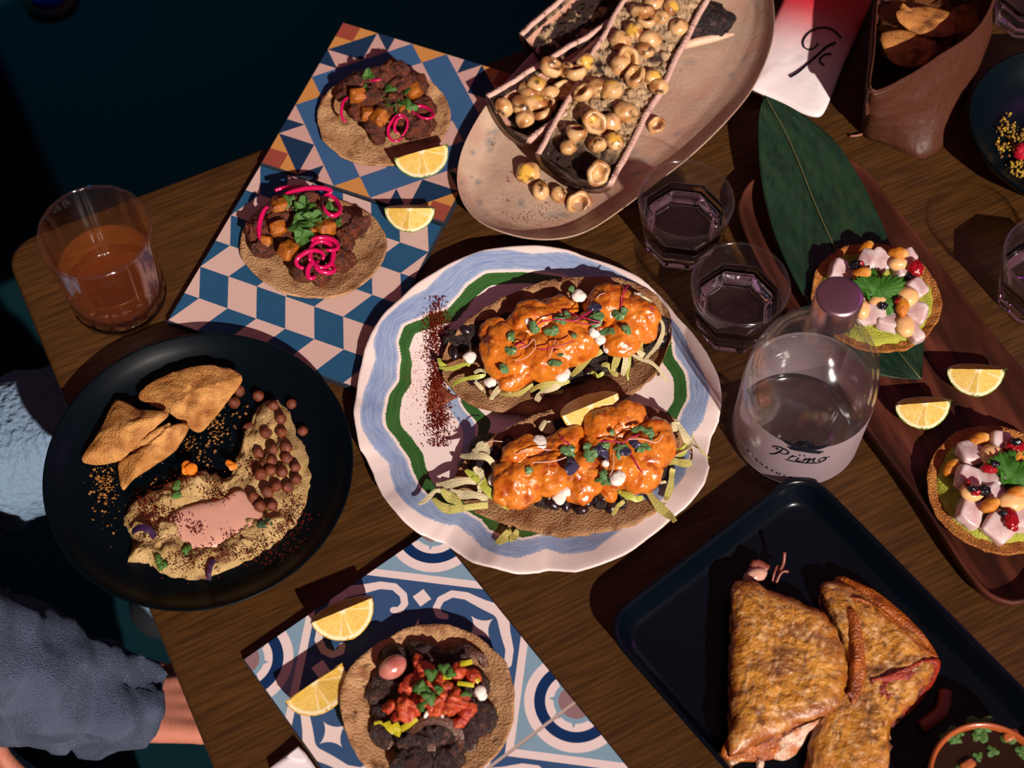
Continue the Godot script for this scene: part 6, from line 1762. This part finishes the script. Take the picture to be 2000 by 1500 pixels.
# ---------------------------------------------------------------- quesadillas and dipping bowl on the black tray
func quesadillas() -> void:
	var qm := mat("griddled tortilla", null, 0.4, {"spec": 0.45, "coat": 0.25, "cr": 0.3, "bump": "fine", "tri": 9.0, "bs": 0.16})
	var ch := mat("melted cheese", null, 0.25, {"spec": 0.55, "sss": 0.1, "bump": "fine", "tri": 24.0, "bs": 0.15})
	var shred := mat("shredded beef", S(122, 62, 46), 0.4, {"spec": 0.5})
	var data := [["front folded quesadilla leaking white cheese at its lower edge on the black tray", [1434, 1134, 1462, 1128, 1500, 1145, 1545, 1162, 1592, 1182, 1622, 1202, 1642, 1238, 1654, 1282, 1657, 1330, 1646, 1368, 1610, 1392, 1560, 1412, 1510, 1436, 1460, 1458, 1424, 1466, 1427, 1400, 1428, 1330, 1430, 1250, 1432, 1190], 0.034, 3.0],
		["rear quesadilla tucked beneath the front one with red sauce on its right end", [1604, 1152, 1622, 1132, 1660, 1138, 1700, 1160, 1745, 1196, 1788, 1232, 1818, 1262, 1826, 1292, 1812, 1330, 1790, 1362, 1762, 1392, 1744, 1420, 1738, 1462, 1728, 1510, 1660, 1540, 1600, 1530, 1580, 1460, 1600, 1400, 1640, 1360, 1650, 1300, 1630, 1220], 0.026, 5.0]]
	for q in [1, 0]:
		var d: Array = data[q]
		var h: float = d[2]
		var sd: float = d[3]
		var raw_o := pl(d[1], h, Vector3.ZERO)
		var c := Vector3.ZERO
		for p in raw_o:
			c += p / raw_o.size()
		c.y = TY + 0.0062
		var t := thing("quesadilla", d[0], "quesadilla", c, "quesadillas on the black tray")
		var out := []
		for p in cat(raw_o, 5):
			var w: Vector3 = p - c
			out.append(w + Vector3(nn(w, 60.0, sd), 0, nn(w, 60.0, sd + 3)) * 0.003)
		var cf := func(p: Vector3, i: int, _j: int) -> Color:
			var k := C(164, 104, 32).lerp(C(204, 144, 60), clampf(0.5 + 1.3 * nn(p * Vector3(1, 1, 2.6), 34.0, sd), 0, 1))
			k = k.lerp(C(116, 76, 52), smoothstep(0.0, 0.4, nn(p * Vector3(0.7, 1, 1.6), 30.0, sd + 9)) * 0.7)
			k = k.lerp(C(216, 174, 124), smoothstep(0.12, 0.42, nn(p, 135.0, sd + 2)) * 0.75)
			k = k.lerp(C(78, 40, 20), smoothstep(0.22, 0.5, nn(p, 80.0, sd + 5)) * 0.8)
			return k.lerp(C(142, 70, 18), smoothstep(18.0, 25.0, i) * (1.0 if i < 30 else 0.0) * clampf(0.6 + nn(p, 60.0, 1), 0, 1))
		part(t, "upper_tortilla", sheet(out, 0.003, 26, func(p: Vector3, f: float) -> float: return 0.005 * (1 - pow(f, 4)) + 0.0022 * nn(p, 34.0, sd) + 0.0009 * nn(p, 130.0, sd) - 0.004 * pow(f, 10), cf), qm)
		var low := []
		for p in out:
			low.append(Vector3(p.x * 0.99, 0.004, p.z * 0.99 + 0.004))
		part(t, "lower_tortilla", sheet(low, 0.0028, 8, NOF, cf), qm)
		var fill := []
		for p in out:
			fill.append(Vector3(p.x * 0.95, h * 0.5 - 0.003, p.z * 0.95 + 0.002) + Vector3(nn(p, 110.0, 4), 0, nn(p, 110.0, 9)) * 0.006)
		part(t, "beef_filling", sheet(fill, h - 0.014, 6, func(p: Vector3, f: float) -> float: return h * 0.36 - 0.003, func(p: Vector3, _i: int, _j: int) -> Color: return C(96, 44, 34).lerp(C(140, 74, 54), clampf(0.5 + nn(p, 140.0), 0, 1))), meat_m())
		# browned cheese skirts and white melted cheese along the lower edge
		var skirts := [[[1410, 1478, 1.2, 1424, 1440, 2.4, 1480, 1432, 2.6, 1560, 1404, 2.8, 1640, 1372, 2.9, 1652, 1392, 2.2, 1600, 1424, 1.5, 1556, 1462, 1.2, 1500, 1484, 1.0, 1440, 1486, 0.9], 0], [[1500, 1470, 1.3, 1540, 1430, 2.4, 1600, 1404, 2.7, 1638, 1382, 2.8, 1630, 1402, 2.2, 1586, 1430, 1.6, 1560, 1468, 1.1, 1530, 1484, 1.0], 1], [[1478, 1478, 1.0, 1492, 1486, 0.9, 1490, 1500, 0.8, 1478, 1498, 0.8], 1]] if q == 0 else [[[1632, 1128, 1.6, 1660, 1130, 2.2, 1720, 1160, 2.3, 1790, 1222, 2.3, 1832, 1282, 2.0, 1800, 1268, 2.7, 1750, 1220, 3.0, 1690, 1172, 3.0, 1640, 1160, 2.8], 0], [[1700, 1330, 3.2, 1740, 1316, 3.4, 1800, 1290, 2.9, 1836, 1290, 2.1, 1826, 1330, 1.6, 1796, 1372, 1.6, 1760, 1398, 2.0, 1730, 1370, 3.0], 2], [[1600, 1480, 1.8, 1640, 1440, 2.6, 1700, 1436, 2.8, 1736, 1430, 2.4, 1738, 1470, 1.6, 1722, 1530, 1.0, 1640, 1560, 1.0, 1600, 1530, 1.2], 1], [[1652, 1190, 3.0, 1672, 1196, 3.3, 1688, 1260, 3.3, 1688, 1330, 3.2, 1666, 1376, 3.2, 1658, 1330, 3.0, 1660, 1270, 3.0], 0], [[1580, 1470, 1.2, 1620, 1440, 1.9, 1600, 1500, 1.2, 1570, 1520, 0.9], 0]]
		for s in skirts:
			var kd: int = s[1]
			var scf := func(p: Vector3, _i: int, _j: int) -> Color:
				var k := clampf(0.5 + 1.2 * nn(p, 60.0, kd + 2.0), 0, 1)
				if kd == 0:
					return C(184, 98, 26).lerp(C(136, 62, 20), k)
				if kd == 1:
					return C(222, 188, 164).lerp(C(186, 112, 62), smoothstep(0.4, 0.9, k))
				return C(162, 52, 22).lerp(C(118, 30, 16), k)
			part(t, ["crisp_cheese", "melted_cheese", "red_sauce"][kd], sheet(cat(pl3(s[0], c), 5), 0.003, 10, func(p: Vector3, f: float) -> float: return 0.0035 * (1 - f * f) + 0.0022 * nn(p, 90.0, 6.0), scf), ch)
		for s in ([[[1520, 1120, 1.6, 1530, 1100, 2.4, 1532, 1078, 3.0], 0.0016], [[1515, 1140, 1.4, 1526, 1118, 2.0, 1540, 1116, 2.0], 0.0014], [[1508, 1138, 1.3, 1512, 1120, 1.8, 1518, 1104, 1.9], 0.0012], [[1470, 1130, 1.4, 1474, 1100, 1.9, 1500, 1112, 1.7], 0.004]] if q == 0 else [[[1650, 1180, 2.0, 1640, 1195, 2.2, 1632, 1210, 2.2], 0.002], [[1656, 1352, 3.3, 1668, 1366, 3.0, 1684, 1388, 2.4], 0.002], [[1700, 1150, 1.4, 1715, 1160, 1.2, 1724, 1170, 0.9], 0.0015], [[1846, 1350, 1.0, 1838, 1390, 1.0, 1800, 1420, 0.9], 0.006]]):
			part(t, "beef_shred", tube(cat(pl3(s[0], c), 4, false), s[1], 7), shred)
		if q == 0:
			part(t, "onion_piece", blob(Vector3(0.011, 0.006, 0.007), 0.2, 90.0, 3, 18, 12), mat("onion piece", S(196, 150, 130), 0.3), tp(1474, 1124, 0.018) - c, Basis(Vector3.UP, 0.4))
	# small dipping bowl with a copper-brown rim
	var bc := tp(1930, 1530, 0.04)
	bc.y = TY + 0.006
	var t2 := thing("dipping_bowl", "small brown glazed bowl of dark broth with chopped herbs on the tray corner", "bowl", bc)
	part(t2, "bowl_body", lathe([[0, 0], [0.03, 0], [0.032, 0.003], [0.043, 0.016], [0.0478, 0.032], [0.0485, 0.038], [0.0478, 0.0405], [0.0462, 0.0412], [0.0448, 0.0395], [0.0435, 0.032], [0.038, 0.016], [0.026, 0.006], [0, 0.005]], 72), mat("copper glaze", S(168, 84, 40), 0.28, {"spec": 0.55, "coat": 0.5}))
	part(t2, "broth", lathe([[0, 0.0345], [0.043, 0.0345], [0.0439, 0.0349], [0.0434, 0.031], [0.037, 0.0165], [0, 0.0164]], 72), mat("broth", S(36, 20, 12), 0.08, {"spec": 0.5}))
	var k := 0
	for q in [[1560, 1240, 1.6], [1810, 1170, 2.2], [1830, 1260, 1.0], [1600, 1360, 1.4], [1690, 1200, 0.8], [1920, 1240, 1.4], [1750, 1320, 0.8], [1620, 1160, 0.7], [1880, 1180, 0.9], [1960, 1300, 1.2]]:
		k += 1
		part(t2, "herb_bit", leaf_mesh(q[2] * 0.0085, 3, 0.1, k, 0.15), green(), tp(1350 + q[0] / 3.077, 1050 + q[1] / 3.077, 0.0418) - bc, Basis.from_euler(Vector3(0.05, k * 1.3, 0.05)))
	for q in [[1920, 1190], [1660, 1370]]:
		part(t2, "onion_dice", blob(Vector3(0.007, 0.003, 0.004), 0.2, 200.0, 2, 14, 8, 0.6), mat("broth onion", S(172, 92, 50), 0.3), tp(1350 + q[0] / 3.077, 1050 + q[1] / 3.077, 0.0412) - bc, Basis(Vector3.UP, 0.5))


# ---------------------------------------------------------------- coloured lamps: an added blue spot, a floor light, a neon tube
func lamps() -> void:
	var at := Vector3(-1.3, 2.5, -2.2)
	var to := Vector3(-0.75, 0.0, -1.25)
	var s := SpotLight3D.new()  # added unseen lamp, put in to lift the black floor towards teal
	s.name = "added_blue_spot"
	s.light_color = Color(0.1, 0.75, 0.85).linear_to_srgb()
	s.light_energy = 2.4
	s.spot_angle = 26.0
	s.spot_angle_attenuation = 1.0
	s.spot_range = 8.0
	s.spot_attenuation = 2.0
	s.light_size = 0.05
	s.shadow_enabled = true
	var d := (to - at).normalized()
	s.position = at + d * 0.02
	s.basis = Basis.looking_at(d)
	add_child(s)
	var t := thing("added_spotlight", "added unseen blue lamp can that lifts the black floor of the far corner", "added_spotlight", at)
	var b := Basis.looking_at(d) * Basis(Vector3.RIGHT, -PI / 2)
	part(t, "can", lathe([[0.045, 0.0], [0.048, 0.0], [0.048, -0.12], [0.02, -0.15], [0, -0.15], [0, -0.14], [0.043, -0.115], [0.045, 0.0]], 32), mat("lamp can", S(14, 14, 16), 0.5), Vector3.ZERO, b)
	var gl := mat("added lamp lens", S(20, 60, 120), 0.3)
	gl.emission_enabled = true
	gl.emission = Color(0.1, 0.45, 1.0)
	gl.emission_energy_multiplier = 1.5
	part(t, "lens", lathe([[0, -0.01], [0.042, -0.01], [0.043, -0.02], [0, -0.02]], 24), gl, Vector3.ZERO, b)
	part(t, "hanger", tube([Vector3(0, 0.05, 0), Vector3(0, 0.2, -0.1)], 0.008, 8), mat("lamp can"))
	# a small blue floor light at the far left
	at = tp(92, -22, -TY + 0.03)
	t = thing("floor_light", "small blue floor light glowing at the very top left corner", "floor light", Vector3(at.x, 0, at.z))
	var bg := mat("blue light glass", S(10, 30, 120), 0.4)
	bg.emission_enabled = true
	bg.emission = Color(0.0, 0.01, 0.11)
	bg.emission_energy_multiplier = 1.0
	part(t, "glowing_dome_light", blob(Vector3(0.035, 0.03, 0.03)), bg, Vector3(0, 0.03, 0))
	part(t, "base", lathe([[0, 0], [0.045, 0], [0.045, 0.014], [0.03, 0.018], [0, 0.018]], 24), mat("lamp can"))
	var fo := OmniLight3D.new()
	fo.name = "floor_light_glow"
	fo.light_color = Color(0.02, 0.15, 1.0).linear_to_srgb()
	fo.light_energy = 0.003
	fo.light_size = 0.02
	fo.omni_range = 6.0
	fo.omni_attenuation = 2.0
	fo.shadow_enabled = true
	fo.position = at + Vector3(0, 0.05, 0)
	add_child(fo)
	# magenta tube to the right of the table
	at = Vector3(1.25, 1.75, -0.55)
	t = thing("neon_tube", "magenta neon tube lamp standing to the right beyond the table", "neon lamp", Vector3(at.x, 0, at.z))
	var ng := mat("neon glass", S(200, 60, 200), 0.3)
	ng.emission_enabled = true
	ng.emission = Color(0.85, 0.16, 0.95)
	ng.emission_energy_multiplier = 6.0
	part(t, "neon_light", tube([Vector3(0, 1.35, 0), Vector3(0, 2.1, 0)], 0.014, 12), ng)
	part(t, "stand", lathe([[0, 0], [0.14, 0], [0.14, 0.012], [0.02, 0.02], [0.014, 0.03], [0.014, 1.35], [0, 1.35]], 24), mat("lamp can"))
	var o := OmniLight3D.new()
	o.name = "neon_light"
	o.light_color = Color(0.85, 0.2, 0.9).linear_to_srgb()
	o.light_energy = 0.05
	o.light_size = 0.05
	o.omni_range = 8.0
	o.omni_attenuation = 2.0
	o.shadow_enabled = true
	o.position = at + Vector3(-0.06, 0, 0.03)
	add_child(o)


# ---------------------------------------------------------------- a smooth body from tapered bones
func body_mesh(bones: Array, cell: float, k: float, fold := 0.0, ffr := 20.0) -> ArrayMesh:
	var fd := {}
	for q in bones:
		var a: Vector3 = q[0]
		var b: Vector3 = q[1]
		var ra: float = q[2]
		var rb: float = q[3]
		var pad := maxf(ra, rb) + 0.035 + fold
		var lo := Vector3(minf(a.x, b.x), minf(a.y, b.y), minf(a.z, b.z)) - Vector3.ONE * pad
		var hi := Vector3(maxf(a.x, b.x), maxf(a.y, b.y), maxf(a.z, b.z)) + Vector3.ONE * pad
		var i0 := Vector3i((lo / cell).floor())
		var i1 := Vector3i((hi / cell).ceil())
		var ab := b - a
		var l2 := maxf(ab.length_squared(), 1e-9)
		for x in range(i0.x, i1.x + 1):
			for y in range(i0.y, i1.y + 1):
				for z in range(i0.z, i1.z + 1):
					var p := Vector3(x, y, z) * cell
					var t := clampf((p - a).dot(ab) / l2, 0, 1)
					var d := (p - a - ab * t).length() - lerpf(ra, rb, t)
					if d > pad:
						continue
					var key := Vector3i(x, y, z)
					if fd.has(key):
						var e: float = fd[key]
						var h := maxf(k - absf(d - e), 0.0) / k
						fd[key] = minf(d, e) - h * h * k * 0.25
					else:
						fd[key] = d
	if fold > 0.0:
		for key in fd:
			var p := Vector3(key) * cell
			fd[key] += fold * nz.get_noise_3dv(p * ffr)
	var id := {}
	var v := PackedVector3Array()
	var cr := []
	for c in 8:
		cr.append(Vector3i(c & 1, (c >> 1) & 1, c >> 2))
	var eg := [[0, 1], [2, 3], [4, 5], [6, 7], [0, 2], [1, 3], [4, 6], [5, 7], [0, 4], [1, 5], [2, 6], [3, 7]]
	for key in fd:
		var val := []
		var neg := 0
		for c in 8:
			var f: float = fd.get(key + cr[c], 0.05)
			val.append(f)
			if f < 0.0:
				neg += 1
		if neg == 0 or neg == 8:
			continue
		var s := Vector3.ZERO
		var n := 0
		for e in eg:
			var f0: float = val[e[0]]
			var f1: float = val[e[1]]
			if (f0 < 0.0) != (f1 < 0.0):
				s += Vector3(cr[e[0]]).lerp(Vector3(cr[e[1]]), f0 / (f0 - f1))
				n += 1
		id[key] = v.size()
		v.append((Vector3(key) + s / n) * cell)
	var ix := PackedInt32Array()
	var ax := [Vector3i(1, 0, 0), Vector3i(0, 1, 0), Vector3i(0, 0, 1)]
	for key in fd:
		var f0: float = fd[key]
		for a in 3:
			var f1: float = fd.get(key + ax[a], 0.05)
			if (f0 < 0.0) == (f1 < 0.0):
				continue
			var u: Vector3i = ax[(a + 1) % 3]
			var w: Vector3i = ax[(a + 2) % 3]
			var q := [id.get(key, -1), id.get(key - u, -1), id.get(key - u - w, -1), id.get(key - w, -1)]
			if -1 in q:
				continue
			if f0 < 0.0:
				ix.append_array(PackedInt32Array([q[0], q[2], q[1], q[0], q[3], q[2]]))
			else:
				ix.append_array(PackedInt32Array([q[0], q[1], q[2], q[0], q[2], q[3]]))
	return fin(v, ix)


func person() -> void:
	var fw := Vector3(0.9, 0, -0.436).normalized()
	var rt := fw.cross(Vector3.UP)
	var elb := tp(-190, 1215, -0.08)
	var pel0 := elb + Vector3.UP * 0.27 - fw * 0.13 - rt * 0.185 - Vector3.UP * 0.48 - fw * 0.05
	var hip_r := pel0 + rt * 0.1
	var hip_l := pel0 - rt * 0.1
	var base := Vector3(pel0.x, 0.0, pel0.z)
	var t := thing("person", "person in a grey fleece and pale blue trousers seated left of the table", "person", base)
	var L := func(p: Vector3) -> Vector3: return p - base
	hip_r = L.call(hip_r)
	hip_l = L.call(hip_l)
	var knee_r: Vector3 = L.call(tp(40, 1680, -0.33))
	var knee_l: Vector3 = L.call(tp(120, 850, -0.225))
	knee_r = hip_r + (knee_r - hip_r).normalized() * 0.44
	knee_l = hip_l + (knee_l - hip_l).normalized() * 0.45
	var ank_r := Vector3(knee_r.x, 0.09, knee_r.z) - fw * 0.05
	var ank_l := Vector3(knee_l.x, 0.09, knee_l.z) - fw * 0.03
	var pel := (hip_l + hip_r) / 2
	var waist := pel + Vector3(0, 0.17, 0) - fw * 0.02
	var chest := pel + Vector3(0, 0.38, 0) + fw * 0.05
	var neck := pel + Vector3(0, 0.53, 0) + fw * 0.03
	var head := pel + Vector3(0, 0.67, 0) + fw * 0.07
	var sh_r := chest + rt * 0.185 + Vector3(0, 0.1, 0)
	var sh_l := chest - rt * 0.185 + Vector3(0, 0.1, 0)
	var wr_r: Vector3 = L.call(tp(232, 1388, -0.27))
	var wr_l: Vector3 = L.call(tp(-190, 1400, -0.2))
	var el_r: Vector3 = L.call(elb)
	var el_l: Vector3 = sh_l + Vector3.UP * -0.26 - fw * 0.06 - rt * 0.08
	var skin := mat("skin", S(178, 112, 92), 0.5, {"spec": 0.4, "sss": 0.1})
	var bones := [[hip_r, knee_r, 0.078, 0.056], [hip_l, knee_l, 0.078, 0.056], [knee_r, ank_r, 0.052, 0.036], [knee_l, ank_l, 0.052, 0.036], [hip_r, hip_l, 0.09, 0.09], [pel, waist, 0.11, 0.105], [waist, chest, 0.105, 0.12], [sh_r, sh_l, 0.06, 0.06], [chest, neck, 0.1, 0.055], [neck, head, 0.05, 0.055], [sh_r, el_r, 0.048, 0.038], [sh_l, el_l, 0.048, 0.038], [el_r, wr_r, 0.038, 0.026], [el_l, wr_l, 0.038, 0.026], [ank_r, ank_r + fw * 0.15 - Vector3(0, 0.05, 0), 0.036, 0.03], [ank_l, ank_l + fw * 0.15 - Vector3(0, 0.05, 0), 0.036, 0.03]]
	var st := SurfaceTool.new()
	st.begin(Mesh.PRIMITIVE_TRIANGLES)
	st.append_from(body_mesh(bones, 0.014, 0.04), 0, Transform3D())
	# head with brow, nose, chin and ears
	var up := Vector3.UP
	st.append_from(body_mesh([[head + up * 0.03 - fw * 0.02, head + up * 0.035 + fw * 0.02, 0.082, 0.078], [head - up * 0.03 + fw * 0.03, head - up * 0.075 + fw * 0.055, 0.06, 0.03], [head + up * 0.025 + fw * 0.088, head - up * 0.012 + fw * 0.108, 0.009, 0.013], [head + up * 0.04 + fw * 0.078 - rt * 0.03, head + up * 0.04 + fw * 0.078 + rt * 0.03, 0.016, 0.016], [head - up * 0.045 + fw * 0.085 - rt * 0.015, head - up * 0.045 + fw * 0.085 + rt * 0.015, 0.008, 0.008], [head + rt * 0.078 + up * 0.015, head + rt * 0.08 - up * 0.02, 0.014, 0.009], [head - rt * 0.078 + up * 0.015, head - rt * 0.08 - up * 0.02, 0.014, 0.009]], 0.006, 0.02), 0, Transform3D())
	# hands: palm, four unequal curled fingers, a thumb from the side of the palm
	for s in 2:
		var w: Vector3 = wr_r if s == 0 else wr_l
		var e: Vector3 = el_r if s == 0 else el_l
		var d := (w - e).normalized()
		d = (d + fw * 0.35 + (rt * -0.2 if s == 0 else rt * 0.2)).normalized()
		var side := (rt - d * rt.dot(d)).normalized()
		var n := side.cross(d).normalized()
		if n.y < 0.0:
			n = -n
		var hb := [[w - d * 0.02, w + d * 0.015, 0.026, 0.026]]
		for f in 4:
			var x := (f - 1.5) * 0.0195
			var k0 := w + d * 0.025 + side * x * 0.7
			var k1 := w + d * (0.092 - absf(f - 1.3) * 0.004) + side * x + n * 0.006
			hb.append([k0, k1, 0.0145, 0.0115])
			var ln: float = [0.9, 1.0, 0.95, 0.76][f if s == 1 else 3 - f]
			var k2 := k1 + (d * 0.038 - n * 0.016) * ln
			var k3 := k2 + (d * 0.018 - n * 0.022) * ln
			var k4 := k3 + (d * 0.004 - n * 0.021) * ln
			hb.append([k1, k2, 0.0098, 0.009])
			hb.append([k2, k3, 0.009, 0.0084])
			hb.append([k3, k4, 0.0084, 0.0074])
		var ts := -side if s == 0 else side
		var t0 := w + d * 0.03 + ts * 0.026
		var t1 := w + d * 0.062 + ts * 0.05 - n * 0.008
		var t2 := t1 + d * 0.03 + ts * 0.006 - n * 0.006
		hb.append([w + d * 0.012 + ts * 0.012, t0, 0.017, 0.016])
		hb.append([t0, t1, 0.014, 0.011])
		hb.append([t1, t2, 0.0105, 0.0085])
		st.append_from(body_mesh(hb, 0.004, 0.006), 0, Transform3D())
	part(t, "body", st.commit(), skin)
	# clothes
	var denim := mat("pale denim", S(108, 130, 154), 0.85, {"spec": 0.15, "bump": "fine", "tri": 6.0, "bs": 0.5})
	part(t, "trousers", body_mesh([[hip_r, knee_r, 0.094, 0.074], [hip_l, knee_l, 0.094, 0.074], [knee_r, ank_r + up * 0.02, 0.072, 0.055], [knee_l, ank_l + up * 0.02, 0.072, 0.055], [hip_r, hip_l, 0.104, 0.104], [pel, waist, 0.122, 0.118]], 0.013, 0.03, 0.012, 22.0), denim)
	var fleece := mat("grey fleece", S(76, 86, 110), 0.95, {"spec": 0.1, "rim": 0.4, "bump": "grit", "tri": 14.0, "bs": 0.45})
	part(t, "fleece_jacket", body_mesh([[pel + up * 0.06, waist, 0.14, 0.135], [waist, chest, 0.135, 0.145], [sh_r, sh_l, 0.082, 0.082], [chest, neck, 0.12, 0.075], [sh_r, el_r, 0.078, 0.07], [sh_l, el_l, 0.078, 0.07], [el_r, wr_r - (wr_r - el_r).normalized() * 0.012, 0.07, 0.055], [el_l, wr_l - (wr_l - el_l).normalized() * 0.004, 0.07, 0.055]], 0.011, 0.03, 0.022, 17.0), fleece)
	part(t, "hair", body_mesh([[head + up * 0.055 - fw * 0.045, head + up * 0.06 + fw * 0.025, 0.082, 0.07], [head + up * 0.02 - fw * 0.05, head - up * 0.06 - fw * 0.06, 0.07, 0.05]], 0.008, 0.03, 0.006, 50.0), mat("dark hair", S(38, 26, 22), 0.6))
	var shoe := mat("dark shoe", S(24, 26, 32), 0.6)
	for a in [ank_r, ank_l]:
		part(t, "shoe", body_mesh([[a - Vector3(0, 0.045, 0) - fw * 0.03, a - Vector3(0, 0.048, 0) + fw * 0.1, 0.043, 0.042], [a - Vector3(0, 0.048, 0) + fw * 0.1, a - Vector3(0, 0.056, 0) + fw * 0.19, 0.042, 0.034], [a - up * 0.03, a + up * 0.01, 0.045, 0.048]], 0.01, 0.03), shoe)
